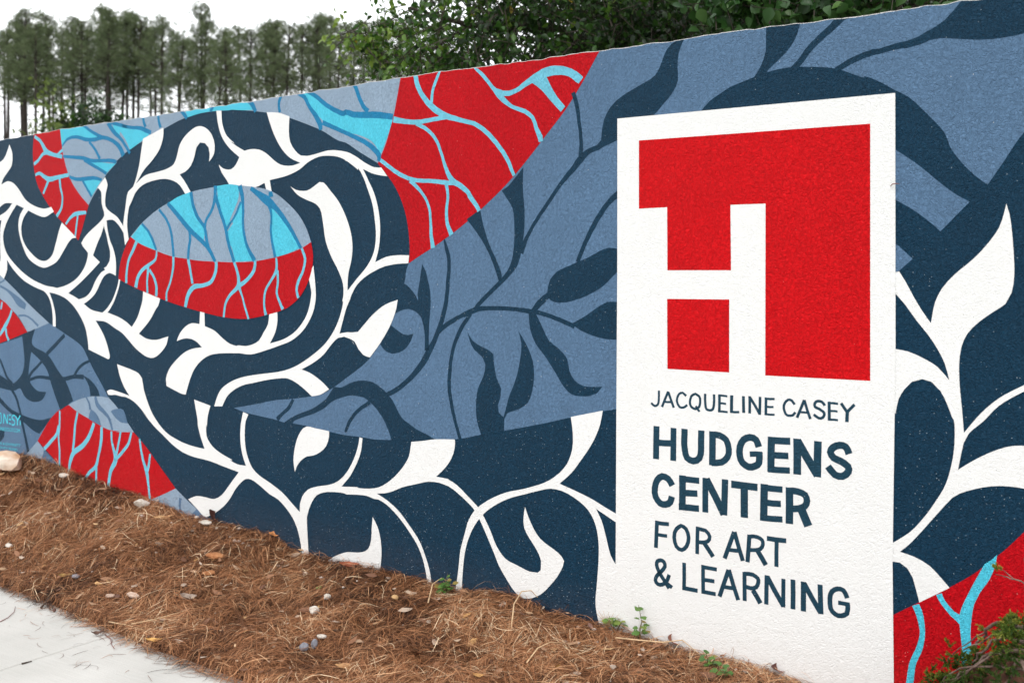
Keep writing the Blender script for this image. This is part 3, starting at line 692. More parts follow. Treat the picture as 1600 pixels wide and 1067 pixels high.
painted_vine|white|4|P|-21229,21839 -20867,21607 -20508,21106 -20191,20432 -19915,19763 -19758,18983 -19680,18148 -19837,17317 -20270,16664 -20987,16004 -21512,15489! -21840,15375! -21881,14767 -22291,13723 -23039,12782 -24053,12066 -25088,11523 -25790,11271 -26502,11111 -27955,10913 -29260,10687 -30212,10376 -30989,9892 -31380,9270 -31498,8962! -30843,9004! -30504,9522 -29927,9952 -29197,10254 -28324,10442 -27223,10660 -26502,10761 -25790,10797 -25175,10608 -24568,10296 -24053,9964! -23459,10080 -22830,10393! -23207,10681 -23713,10964 -24224,11187 -24784,11317! -23883,11731 -23207,12160 -22622,12734 -22209,13041 -21799,13114 -21393,13017 -21070,12695 -21390,13038 -21068,12866 -20827,12513 -20508,12236 -20073,12133! -19407,12860 -18713,13825 -18369,14596 -18278,15019! -19097,14762 -19876,14275 -20429,13786 -20867,13384! -21229,13345 -21555,13346 -22110,13270! -21881,13915 -21636,14588 -21352,15076 -21390,15036 -21068,15582 -20508,16064 -19485,16540 -19097,16656 -18331,16768 -17615,16792! -17562,17181! -18331,17191 -19020,17117 -19719,16869! -19485,17609 -19407,18676 -19563,19631 -19798,20295 -20151,20908 -20524,21527! -19955,21286 -19407,21150 -18943,21083! -19330,21531! -19798,21575 -20429,21851 -21068,22222 -21715,22459! -21715,22021!
painted_vine|white|4|P|-20853,22099! -20853,21497! -21393,21860 -22045,22191 -22789,22330 -23544,22328 -24310,22096 -24914,21756 -25790,21489 -27132,21304! -26951,20560! -27359,20706! -27524,21176! -28028,21014! -28790,20933 -30212,21065 -30215,21120! -30504,21497 -30892,21916 -31136,22361! -30795,22142 -30119,22058 -29737,22312 -29480,22677! -29832,22909 -30407,23343 -30892,23907 -31184,24594 -31331,25372! -30911,25336! -30843,24633 -30504,23945 -29832,23435 -30212,23605 -29639,23269 -29071,23002! -28603,23055 -27955,22993 -27405,22763 -26951,22446 -26502,22164 -26056,22023 -25438,21987 -24871,22098! -25614,22395 -26234,22910 -26771,23648 -27132,24380 -27359,24944! -26502,24851 -25658,24577! -25702,23822 -25614,23247 -25263,22782 -24827,22472 -24396,22425 -23713,22494 -22872,22612 -22045,22539 -21393,22375
painted_field|red|5|P|-38829,18557! -39449,17726 -39847,16797 -39961,16042! -38829,15650 -37609,15301 -35667,14793 -33789,14404 -31775,14065 -30601,13921 -29197,13863 -28324,13941 -27405,14107 -26502,14295 -25790,14528 -25088,14947 -24827,15170 -24396,15735 -24053,16482 -23951,17227 -24096,17945! -24827,17645 -25790,17376 -26951,17168 -28324,17008 -29639,16968 -30215,16976 -31282,17019 -32773,17087 -33789,17199 -35034,17350 -36414,17681 -38050,18165
painted_field|grey|5|P|-38829,18543! -38050,18144 -36414,17660 -35034,17329 -33789,17178 -32773,17066 -31282,16999 -30215,16956 -29639,16949 -28324,16989 -26951,17149 -25790,17357 -24827,17626 -24096,17945! -24396,18605 -24914,19308 -25790,20032 -26681,20578 -27405,20834 -28790,21061 -30212,21228 -30215,21239 -31775,21127 -33380,20965 -34616,20643 -35667,20326 -36522,19987 -37829,19291
painted_patch|cyan|6|P|-38751,18541! -37829,19256! -37281,18818 -36846,18317 -36500,17710! -38050,18172
painted_patch|cyan|6|P|-35349,20429! -34616,20710 -33482,20968! -33380,20284 -32974,19592 -32321,18965 -32371,18092! -33687,18934 -34512,19642
painted_patch|cyan|6|P|-31282,21191! -30215,21239 -29547,21141! -29525,20506 -30212,19282 -30215,19172 -30504,18916! -30795,19521 -31184,20332!
painted_patch|cyan|6|P|-29307,20170! -29213,19317 -29118,18531 -28884,17743 -28417,17022! -29781,16983! -30116,17829 -30359,18053 -30407,18649 -29927,19098 -30020,19079
painted_patch|cyan|6|P|-26997,19856! -26323,19290 -25614,18637 -24914,17647! -25790,17376 -26636,17196! -26861,17774 -26997,18544 -26951,19183
painted_line|teal|7|S|-37774,19289:155 -37172,18816:169 -36792,18316:182 -36457,17702:168
painted_line|teal|7|S|-36221,20067:167 -35561,19468:180 -35191,18836:193 -35034,18143:193 -34929,17314:207
painted_line|teal|7|S|-35455,20399:235 -34512,19642:288 -33584,18863:299 -32471,18127:269 -31973,17749:268 -31410,17006:213
painted_line|teal|7|S|-33584,18863:190 -33503,18249:204 -33635,17708:204 -33666,17163:191
painted_line|teal|7|S|-33431,20965:245 -33278,20280:231 -32873,19521:230 -32271,18897:202 -32122,18221:242 -31923,17681:228
painted_line|teal|7|S|-31400,21208:267 -31430,20609:240 -31676,19884:187 -32172,19297:175 -32271,18762:188
painted_line|teal|7|S|-31400,20674:267 -30989,19726:226 -30601,18919:225 -30359,18053:225 -29880,16959:224
painted_line|teal|7|S|-29449,21125:327 -29260,20626:288 -29165,19838:183 -29165,18858:183 -28884,17874:195 -28278,17021:285
painted_line|teal|7|S|-29354,20237:157 -29734,19596:144 -30212,19084:132 -30215,19106:145 -30456,18783:159
painted_line|teal|7|S|-28585,20947:234 -28047,20638:323 -27314,20220:513 -26681,19812:319 -26056,19219:279 -25438,18506:227 -24810,17632:188
painted_line|teal|7|S|-27069,20697:256 -27042,20402:371
painted_line|teal|7|S|-27223,20089:257 -26997,19440:154 -27042,18673:154 -26951,18031:166 -26708,17184:191
painted_vein|sky|7|S|-38249,18240:241 -38606,17713:228 -38998,17148:186 -39167,16507:186 -39223,15792:214
painted_vein|sky|7|S|-36414,17660:126 -36522,17193:168 -37063,16883:210 -37719,16571:240 -38161,16077:255 -38327,15531:284
painted_vein|sky|7|S|-37226,16849:169 -37194,16639:211 -37281,15936:155 -37259,15219:183
painted_vein|sky|7|S|-37063,16568:182 -36630,16076:182 -36436,15518:209 -36468,15043:223
painted_vein|sky|7|S|-34940,17315:193 -34981,16626:179 -35244,15799:152 -35561,15175:152 -35540,14774:166
painted_vein|sky|7|S|-33666,17163:231 -33503,16550:190 -33299,15769:190
painted_vein|sky|7|S|-31331,16992:227 -31361,16473:227 -31775,15872:228 -32471,15669:229 -33177,15599:298 -33687,15121:286 -33912,14437:232
painted_vein|sky|7|S|-29880,16946:184 -29594,16334:197 -29547,15678:262 -30215,15148:185 -30601,14616:159 -30717,13918:146
painted_vein|sky|7|S|-28232,17020:181 -28324,16503:220 -28884,15984:221 -29496,15657:262
painted_vein|sky|7|S|-29496,15591:223 -29260,15134:131 -29024,14504:144 -28743,13868:143
painted_vein|sky|7|S|-26636,17164:128 -26609,16558:191 -27042,15921:154 -27451,15406:154 -27542,14569:154 -27405,14107:218
painted_vein|sky|7|S|-26546,16494:178 -26502,15921:153 -26591,15284:153 -26278,14650:178 -26145,14428:216
painted_vein|sky|7|S|-24767,17632:163 -24525,17109:175 -24654,16485:163 -25001,15922:188 -25132,15419:163 -25001,15043:188
painted_vine|white|4|P|-41084,9260 -40771,9372 -40309,9340 -39623,9236 -38942,9108! -39449,9629 -39847,10254 -40099,10941! -38050,10463 -37774,10215 -37609,9589 -37281,8904 -36846,8231 -36200,7613 -35561,7185 -34408,6796 -33380,6609 -32301,6525! -32672,7276 -32873,7868 -32873,8028 -33177,9240! -31804,8976! -32022,8425 -32122,7747 -32152,7922 -32122,7253 -31676,6753 -30989,6413 -30023,6104 -30212,6097 -29639,5921 -28959,5900! -29260,6545 -29402,7318 -29354,8172 -29184,8805! -28771,8703! -28977,8330 -29053,7542 -28977,6831 -28790,6326 -28464,5837 -27955,5498 -27042,5141 -26145,4727 -25438,4237 -24914,3877! -24897,4299 -24741,4692 -24310,5114 -23628,5342 -22789,5523 -22209,5767 -21636,6251 -21151,6963 -20867,7631 -20763,8104! -20564,8078! -20667,7408 -20907,6845 -21229,6331 -21393,6093 -21979,5510! -20853,5593 -20907,5568 -20112,5604 -19485,5742 -18943,6024 -18407,6432 -17953,6887 -17577,7446 -17428,8157! -16761,8253 -16032,8387 -14803,8488! -14782,8320 -14888,7802 -15171,7323 -15528,6948 -15909,6625! -15171,6586! -15171,6245! -15743,6356 -16395,6335 -17057,6162 -18028,5885 -18560,5652 -19097,5488 -19626,5418! -19252,5281 -19020,5187 -18255,4746 -17577,4127 -16909,3402 -16541,2703 -16322,2159 -16191,1490 -16141,925! -16395,884! -16432,1453 -16505,1845 -16651,2399 -16983,3103 -17652,3885 -18331,4502 -19020,4951 -19524,5131 -19798,5132 -20270,5228 -20907,5218 -21715,5160 -21718,5179 -22622,5172 -23207,5078 -23713,4868 -24139,4323 -24396,3670 -24396,3585 -24353,2717 -24267,1732 -24224,1115! -24741,1039! -24758,1600 -24827,2154 -25001,2758 -25263,3290 -25790,3858 -26502,4347 -27132,4555 -27863,4927 -28510,5183 -28977,5181 -29734,4598 -30212,3987 -30601,3601 -31380,3078 -32122,2735! -32371,2758 -32974,3125 -33687,3553! -32974,3815 -32371,3835 -31479,3820 -30892,4098 -30504,4472 -30023,4984 -29528,5494! -30023,5577 -30795,5701 -31775,5875 -32572,5949 -33278,6007 -34201,6197 -35034,6537 -35879,7021 -36738,7513 -37829,8350 -37063,7725 -37829,8375 -38606,8822 -39393,9024 -39623,9021 -40309,9088 -40945,9050
painted_vine|white|4|P|-14803,1198! -14606,2300 -14466,3335 -14187,4243 -14072,4627 -13683,5248 -12916,5823 -11913,6299 -10851,6597 -9814,6974 -9344,7242 -9033,7486 -8647,7919 -8380,8601 -8357,9326 -8456,9989! -6859,10372! -6992,9755 -7363,8949 -7962,8114 -8418,7546 -9033,7009! -8266,6794 -7363,6502 -6771,6246 -5900,5900! -5900,5518! -6224,5656! -7192,6119! -6918,5647 -6661,4842 -6479,4224 -6210,3833! -5756,3689! -5756,123! -6771,-71! -7029,1108 -7214,1982 -7140,2966 -7066,3883 -7066,4659 -7214,5417 -7587,6021 -8266,6466 -8878,6695 -9500,6741 -10051,6602 -10851,6347 -11748,6043 -12579,5606 -13170,5156 -13683,4536 -14029,3862 -14220,3205 -14333,2346 -14394,1353 -14382,928!
painted_leaf|white|4|P|-16322,6555! -15909,6625! -15242,6578 -14676,6354 -14187,6013 -13942,5833 -13426,5438 -13170,5121 -12747,4447 -12412,3802 -11913,3289 -11256,3077 -10609,2902 -10170,2913 -10012,3058 -9996,3462 -10210,3901 -10609,4384 -10891,4821 -10932,5289 -10851,5772! -10690,5386 -10369,4820 -10051,4458 -9578,4188 -9110,3953 -8801,3633 -9033,3070 -9500,2468 -10051,1947 -10690,1662 -11094,1643! -11501,1951 -11913,2434 -12245,2864 -12579,3504 -13001,4276 -13426,4986 -13726,5368 -14117,5656 -14606,5967 -15171,6245 -15743,6356
painted_leaf|white|4|P|-24654,8267 -24396,8380 -23883,8338 -23207,8285 -22830,8252! -22830,7976 -23039,7466 -23459,7122 -23968,6903 -24396,6821 -24827,6562 -25132,6220 -25263,5924! -25368,6512 -25263,7214 -25001,7864
painted_leaf|white|4|P|-19892,4225! -19563,3760 -19369,3132 -19314,2487 -19392,1764 -19446,1460! -20112,1001! -22209,678! -22914,1645! -22209,2021 -21555,2252 -21148,2291 -20588,2381 -20191,2592 -19994,3049 -19955,3650
painted_vine|white|4|P|9163,18640! 9269,18261 9346,17633 9403,16799 9418,16174 9332,15549 9139,15163 8775,14896 8284,14518 7887,14084 7686,13598 7610,12954 7636,12154 7711,11358 7771,10563! 8334,11294 8921,11858 9723,12358 10347,12663! 10347,12458! 9723,12140 8921,11596 8433,11037 7937,10556 7761,10196 7686,9843 7575,9235! 8185,9675 8921,10083 9403,10240 10347,10284! 10347,8693! 9723,8796 9211,8819 8678,8763 8136,8610 7636,8397 7383,8219 7128,7911 6665,7316 6196,6713 5826,6281 5560,6036! 6090,5918 6613,5667 7026,5269 7291,4988! 6248,4295! 6117,4803 6011,5169 5826,5470 5560,5639 5238,5642! 5238,6312! 5346,6354! 5932,6815 6405,7393 6820,8037 7154,8667 7383,9548 7459,10251 7433,10999 7383,11068 7230,11487 6974,12010 6665,12317 6353,12399 5985,12282 5720,11993 5507,11596 5410,11094! 5292,11086! 5292,13460! 5410,13453! 5879,13371 6405,13146 6871,12868 7281,12403! 7128,12987 6871,13516 6561,13993 6143,14526 5720,15121 5292,15613! 5292,16240! 5533,16305! 5773,15909 6038,15398 6353,14857 6649,14429! 6794,15189 7026,15676 7433,16160 8086,16735 8531,17231 8921,17800 9091,18319
sign_panel|white|8|P|-6143,22859! 5399,22852! 5410,13409! 5303,5613! 5346,1168! 5346,-118! -6261,-614! -6224,3876! -6188,10711! -6145,16815!
emblem|signred|9|P|-5114,21853! 4494,21795! 4494,12239! 426,12241! 438,18983! -1025,18992! -999,16374! -3795,16387! -3809,18999! -5114,18984!
emblem|signred|9|P|-3809,15205! -1076,15208! -1076,12288! -3795,12308!
"""
sign = None
for row in MURAL.strip().split('\n'):
    name, mat, ly, kind, pts = row.split('|')
    y = depth(int(ly))
    if kind == 'P':
        par = sign if name == 'emblem' else wall
        o = fill(name, smooth_loop(parse(pts)), PAINT[mat], par, y)
        if name == 'sign_panel': sign = o
    else:
        V, Fc = stroke_geo(parse(pts), y)
        o = mesh_obj(name, V, Fc, PAINT[mat], wall)

LETTERS = """
J|-4187,11389:98 -4187,10976:98 -4252,10791:98 -4376,10729:98 -4536,10855:98
A|-3757,11369:107 -4043,10715:108;-3757,11369:107 -3512,10718:107;-3940,10937:88 -3596,10941:88
C|-2945,11238:97 -3100,11353:97 -3269,11299:97 -3357,11116:97 -3342,10916:97 -3245,10776:97 -3075,10747:97 -2907,10877:97
Q|-2547,11350:101 -2381,11263:101 -2324,11069:101 -2371,10846:101 -2547,10724:101 -2724,10810:101 -2782,11018:101 -2715,11243:101 -2547,11350:101;-2533,10848:96 -2357,10631:96
U|-2107,11376:105 -2107,10929:105 -2050,10757:105 -1909,10714:105 -1769,10784:105 -1736,10952:105 -1722,11376:105
E|-1498,11381:114 -1498,10672:114;-1545,11347:85 -1156,11336:85;-1498,11033:85 -1212,11029:85;-1545,10703:85 -1143,10704:85
L|-973,11381:132 -973,10681:132;-1018,10717:94 -653,10729:94
I|-472,11377:122 -472,10711:122
N|-212,11392:112 -221,10707:112;-212,11358:112 204,10715:111;208,11391:111 204,10680:111
E|456,11377:111 456,10685:111;403,11331:93 808,11339:92;456,11016:83 764,11028:83;403,10720:83 808,10726:83
C|1613,11175:100 1493,11326:100 1342,11338:101 1212,11204:101 1182,10992:101 1256,10787:101 1407,10726:100 1536,10764:100 1643,10876:100
A|1984,11373:109 1707,10672:109;1984,11373:109 2229,10659:108;1826,10897:82 2140,10901:81
S|2785,11208:108 2677,11350:108 2510,11360:108 2393,11266:108 2414,11143:108 2552,11074:108 2719,10982:108 2773,10870:108 2710,10751:108 2552,10719:108 2355,10841:108
E|2955,11375:116 2955,10649:116;2905,11323:90 3296,11315:89;2955,11022:81 3276,11027:80;2914,10691:90 3288,10697:89
Y|3403,11338:116 3643,11020:115;3913,11322:115 3643,11020:115;3643,11072:133 3631,10645:133
H|-4301,9901:275 -4311,8526:275;-3512,9884:263 -3537,8526:263;-4301,9212:265 -3512,9242:263
U|-3027,9885:280 -3017,9052:280 -2907,8708:280 -2643,8599:279 -2357,8749:278 -2296,9115:278 -2286,9876:278
D|-1792,9875:286 -1806,8502:286;-1839,9736:267 -1489,9737:265 -1212,9577:265 -1092,9219:264 -1156,8889:264 -1396,8663:265 -1839,8604:267
G|168,9413:278 48,9680:279 -198,9763:280 -469,9651:281 -618,9346:281 -636,9001:281 -514,8732:281 -266,8589:280 3,8640:279 173,8797:278 182,9202:278;-212,9103:215 315,9141:213
E|676,9854:295 659,8482:295;558,9714:277 1437,9740:274;676,9144:258 1364,9164:256;527,8571:249 1420,8607:247
N|1707,9866:309 1716,8482:309;1707,9795:327 2510,8520:324;2527,9834:297 2493,8464:297
S|3712,9452:275 3582,9705:275 3358,9760:276 3112,9645:277 3000,9450:277 3132,9257:277 3419,9141:276 3663,8981:275 3683,8779:275 3460,8594:275 3173,8627:277 2905,8908:278
C|-3576,7499:282 -3757,7762:283 -4028,7837:284 -4267,7642:285 -4376,7315:285 -4326,6938:285 -4128,6713:284 -3880,6683:283 -3659,6820:283 -3596,7050:282
E|-3114,7969:300 -3124,6552:300;-3269,7825:252 -2371,7819:249;-3114,7254:266 -2452,7291:264;-3284,6667:267 -2381,6683:264
N|-2097,7966:258 -2111,6566:258;-2059,7934:306 -1295,6580:303;-1258,7994:274 -1290,6551:274
T|-992,7827:292 110,7818:288;-436,7842:309 -445,6558:309
E|381,7979:305 368,6538:306;235,7840:250 1126,7834:247;381,7253:250 1061,7267:248;217,6638:241 1126,6673:238
R|1407,7948:301 1398,6543:301;1364,7817:265 1750,7830:264 2026,7714:263 2098,7527:262 2005,7296:263 1750,7167:264 1364,7130:265;1869,7168:336 2153,6550:335
F|-4277,5966:177 -4316,4830:177;-4351,5876:167 -3723,5882:166;-4277,5390:147 -3807,5388:146
O|-3172,5893:169 -2955,5792:169 -2844,5443:169 -2926,5087:169 -3148,4906:169 -3391,5015:170 -3488,5381:170 -3391,5737:170 -3172,5893:169
R|-2443,5950:163 -2462,4833:163;-2476,5866:163 -2097,5827:162 -1909,5619:162 -2003,5414:162 -2239,5326:163 -2476,5329:163;-2144,5316:191 -1769,4817:190
A|-867,5941:179 -1267,4819:180;-854,5943:179 -504,4833:178;-1097,5189:160 -572,5219:159
R|-221,5909:177 -311,4813:177;-243,5838:159 92,5865:158 293,5763:158 337,5608:157 226,5414:158 3,5328:158 -243,5307:159;115,5314:204 456,4810:203
T|492,5858:194 1277,5865:192;895,5860:165 878,4803:166
&|-3723,3232:166 -4202,3899:167 -4291,4111:167 -4242,4289:167 -4103,4345:167 -3949,4295:166 -3910,4122:166 -4078,3872:166 -4291,3660:167 -4341,3472:167 -4242,3330:167 -4028,3350:166 -3841,3496:166 -3708,3802:166;-3905,3486:166 -3586,3285:165
L|-3042,4395:164 -3042,3264:164;-3100,3353:174 -2443,3341:173
E|-2201,4424:163 -2201,3266:163;-2262,4341:163 -1605,4328:161;-2201,3832:163 -1708,3833:162;-2277,3337:163 -1652,3328:162
A|-1110,4393:179 -1489,3258:180;-1097,4395:179 -699,3244:178;-1327,3675:161 -822,3690:160
R|-428,4404:168 -428,3258:168;-455,4335:168 -86,4348:168 115,4234:167 146,4076:167 48,3882:167 -176,3796:168 -455,3846:168;-77,3734:205 235,3273:204
N|483,4413:176 474,3266:176;500,4364:203 1169,3302:202;1169,4378:165 1148,3269:165
I|1544,4406:191 1544,3260:191
N|1954,4389:209 1962,3247:209;1971,4338:208 2627,3298:207;2610,4379:198 2635,3258:198
G|3643,4028:186 3500,4290:186 3276,4328:187 3070,4193:188 2980,3899:188 3017,3536:188 3173,3350:187 3419,3327:187 3622,3451:186 3663,3808:186;3296,3804:160 3736,3803:159
"""
for row in LETTERS.strip().split('\n'):
    ch, st = row.split('|')
    geo = []
    for k, s_ in enumerate(st.split(';')):
        geo.append(stroke_geo(parse(s_), depth(9)))
    mesh_obj('letter', *merge(geo), PAINT['ink'], sign)

SIG = """
O|-52716,7126:84 -52352,7142:84 -52290,7060:84 -52290,6583:84 -52408,6479:84 -52716,6472:84
N|-51962,7140:99 -52017,6501:99;-51934,7116:99 -51574,6524:99;-51535,7118:91 -51574,6502:91
E|-51381,7116:76 -51161,7122:76;-51381,6813:91 -51161,6816:91;-51392,6554:83 -51161,6533:83;-51348,7131:68 -51370,7029:68;-51348,6604:68 -51370,6517:68
S|-50696,7101:90 -50942,7106:91 -51040,7005:91 -50986,6851:91 -50767,6772:91 -50735,6586:90 -50833,6494:91 -51079,6507:91
Y|-50642,7105:98 -50408,6830:98;-50116,7163:98 -50397,6830:98;-50403,6877:113 -50430,6505:113
dot|-50116,6804:90 -50116,6528:90
"""
for row in SIG.strip().split('\n'):
    ch, st = row.split('|')
    geo = [stroke_geo(parse(s_), depth(9)) for s_ in st.split(';')]
    mesh_obj('signature_letter', *merge(geo), PAINT['sig'], wall)

def wall_text(body, a, b, height):
    """small painted line of lettering from a to b (wall coordinates)"""
    cu = bpy.data.curves.new('small_lettering', 'FONT')
    cu.body = body
    tmp = bpy.data.objects.new('small_lettering', cu); COL.objects.link(tmp)
    dg = bpy.context.evaluated_depsgraph_get(); dg.update()
    me = bpy.data.meshes.new_from_object(tmp.evaluated_get(dg))
    bpy.data.objects.remove(tmp)
    co = np.zeros(len(me.vertices) * 3, dtype=np.float32); me.vertices.foreach_get('co', co); co = co.reshape(-1, 3)
    x = (co[:, 0] - co[:, 0].min()) / (co[:, 0].max() - co[:, 0].min()); yv = co[:, 1] / 0.7
    out = np.stack([a[0] + (b[0] - a[0]) * x, np.full(len(x), -depth(9)), a[1] + (b[1] - a[1]) * x + yv * height], -1)
    me.vertices.foreach_set('co', out.astype(np.float32).ravel()); me.update()
    me.materials.clear(); me.materials.append(PAINT['sig'])
    me.polygons.foreach_set('material_index', [0] * len(me.polygons))
    link(bpy.data.objects.new('small_lettering', me), wall)
for body, a, b, h in [('ONESYDOTCOM.', (-5.2604, 0.6018), (-5.0073, 0.6041), 0.0236), ('TOWN & GWINNETT', (-5.3224, 0.5058), (-5.01, 0.5123), 0.0173), ('CREATIVITY FUND', (-5.3565, 0.4804), (-5.0425, 0.4813), 0.0164)]:
    wall_text(body, a, b, h)

# ------------------------------------------------------------------ trees beyond the wall
def blades(points, dirs, length, width, rnd):
    """thin leaf triangles (two per blade) at points along dirs"""
    n = len(points)
    side_ = np.cross(dirs, rng.normal(size=(n, 3))); side_ /= np.linalg.norm(side_, axis=1)[:, None] + 1e-9
    tip = points + dirs * length[:, None]
    midp = points + dirs * length[:, None] * 0.45
    Vv = np.stack([points, midp + side_ * width[:, None], tip, midp - side_ * width[:, None]], 1).reshape(-1, 3)
    q = np.arange(n * 4).reshape(n, 4)
    return Vv, q, np.repeat(rnd, 4)

def make_pine(seed, hgt, dens=1.0, mat=M_PINE, crown_lo=0.76):
    r = np.random.default_rng(seed)
    root = empty('pine_tree')
    bend = r.normal(size=2) * 0.22
    axis = lambda z: np.array([bend[0] * math.sin(z / hgt * 2.2), bend[1] * math.sin(z / hgt * 2.7), z])
    zs = np.linspace(0, hgt, 9)
    tr = [tube([tuple(axis(z)) for z in zs], [0.125 * (1 - 0.80 * z / hgt) + 0.012 for z in zs], 7)]
    pts, dirs = [], []
    z = hgt * 0.52
    while z < hgt * 0.995:
        f = (z / hgt - crown_lo) / (1 - crown_lo)
        low = f < 0
        for k in range(2 if low else int(r.integers(3, 6))):
            if low and r.random() < 0.40: continue
            az = r.random() * 2 * math.pi
            if low: ln = 0.35 + 0.65 * r.random()
            else: ln = (0.25 + 1.05 * (1 - f) ** 0.75 * min(1.0, 0.55 + 2.2 * f)) * (0.65 + 0.6 * r.random())
            base = axis(z)
            d = np.array([math.cos(az), math.sin(az), 0.1 if low else 0.2 + 0.65 * f]); d /= np.linalg.norm(d)
            midp = base + d * ln * 0.5 + np.array([0, 0, -0.05])
            tip = base + d * ln
            tr.append(tube([base, midp, tip], [0.020, 0.013, 0.005], 4))
            nt2 = int(((1.5 if r.random() < 0.55 else 0) if low else 6.6) * dens * (0.5 + ln * 0.6) + r.random())
            for j in range(nt2):
                s_ = 0.3 + 0.75 * r.random() ** 0.6
                pts.append(base + d * ln * s_ + r.normal(size=3) * (0.06 + 0.07 * ln)); dirs.append(d)
        z += (0.30 if low else 0.15) * (0.6 + 0.8 * r.random())
    mesh_obj('trunk', *merge(tr), M_PINEBARK, root)
    pts, dirs = np.array(pts), np.array(dirs)
    nb = 16
    pp = np.repeat(pts, nb, 0) + r.normal(size=(len(pts) * nb, 3)) * 0.03
    dd = np.repeat(dirs, nb, 0) * 0.35 + r.normal(size=(len(pp), 3)) * 0.8 + np.array([0, 0, 0.3])
    dd /= np.linalg.norm(dd, axis=1)[:, None]
    Vv, q, rn = blades(pp, dd, 0.09 + 0.07 * r.random(len(pp)), 0.0065 + 0.005 * r.random(len(pp)), np.clip(np.repeat(r.random(len(pts)), nb) * 0.7 + 0.3 * r.random(len(pp)), 0, 1))
    np_mesh('crown', Vv, q, mat, root, rn)
    return root

def copy_tree(root, name=None):
    c = root.copy(); COL.objects.link(c)
    for ch in root.children:
        k = ch.copy(); COL.objects.link(k); k.parent = c
    return c

protos = [make_pine(100 + k, 13.2 + 0.35 * k, 1.0 + 0.1 * (k % 3), M_PINE, (0.75, 0.79, 0.72, 0.77, 0.69, 0.78)[k]) for k in range(6)]
# (where the trunk stands along the wall top, distance, height): the row as the photo shows it
PINES = []
xs = [4, 17, 30, 44, 56, 70, 84, 97, 110, 122, 137, 150, 163, 175, 189, 203, 218, 228, 241, 262, 276, 290, 311, 326, 345, 357, 372, 396, 411, 426, 441, 459, 476, 492, 505, 522, 538, 556, 575, 598, 622, 650, 690]
tops = [44, 30, 38, 18, 30, 26, 36, 44, 28, 34, 44, 12, 20, 10, 18, 30, 22, 30, 40, 22, 50, 60, 6, 34, 52, 44, 36, 42, 38, 34, 30, 36, 36, 30, 26, 22, 34, 34, 30, 36, 32, 30, 30]
rp = np.random.default_rng(5)
xs += [10, 63, 116, 169, 235, 300, 365, 433, 500, 585]
tops += [52, 48, 50, 40, 48, 64, 58, 52, 48, 48]
for i, x in enumerate(xs):
    PINES.append((x, (44 + 16 * rp.random() + (i % 3) * 4) if i < 43 else 66 + 10 * rp.random(), tops[i] + 8 * rp.random()))
SECT = [(54, 'the dark blue left wall end'), (94, 'the first red patch'), (150, 'the cyan loop'), (205, 'the forked teal lines'), (262, 'the white hooked leaf'), (335, 'the thin white vine'), (400, 'the dark blue dome'), (460, 'the broad white band'), (540, 'the long cyan wedge'), (626, 'the last pale blue stretch'), (800, 'the large red field')]
ORD = ['first', 'second', 'third', 'fourth', 'fifth', 'sixth', 'seventh', 'eighth', 'ninth', 'tenth']
PINES.sort()
seen = {}
for i, (x, D, ty) in enumerate(PINES):
    hgt = EYE + (YH - ty) / F * D
    pr = protos[i % 6]
    o = pr if i < 6 else copy_tree(pr)
    base_h = 13.2 + 0.35 * (i % 6)
    sc = hgt / base_h
    o.location = ((x - W / 2) / F * D, D, -0.12)
    o.scale = (sc * 1.0, sc * 1.0, (hgt + 0.12) / base_h)
    o.rotation_euler = (0, 0, rp.random() * 6.28)
    sct = next(s_ for lim_, s_ in SECT if x < lim_)
    seen.setdefault(sct, []).append(o)
for sct, lst in seen.items():
    for k, o in enumerate(lst):
        w_ = '' if len(lst) == 1 else ORD[k] + ' from the left of the '
        tag(o, ('tall pine, %spines above %s' % (w_.replace('of the ', 'of '), sct)) if w_ else 'tall thin pine standing above %s' % sct, 'tree', 'pines in a row far behind the wall')

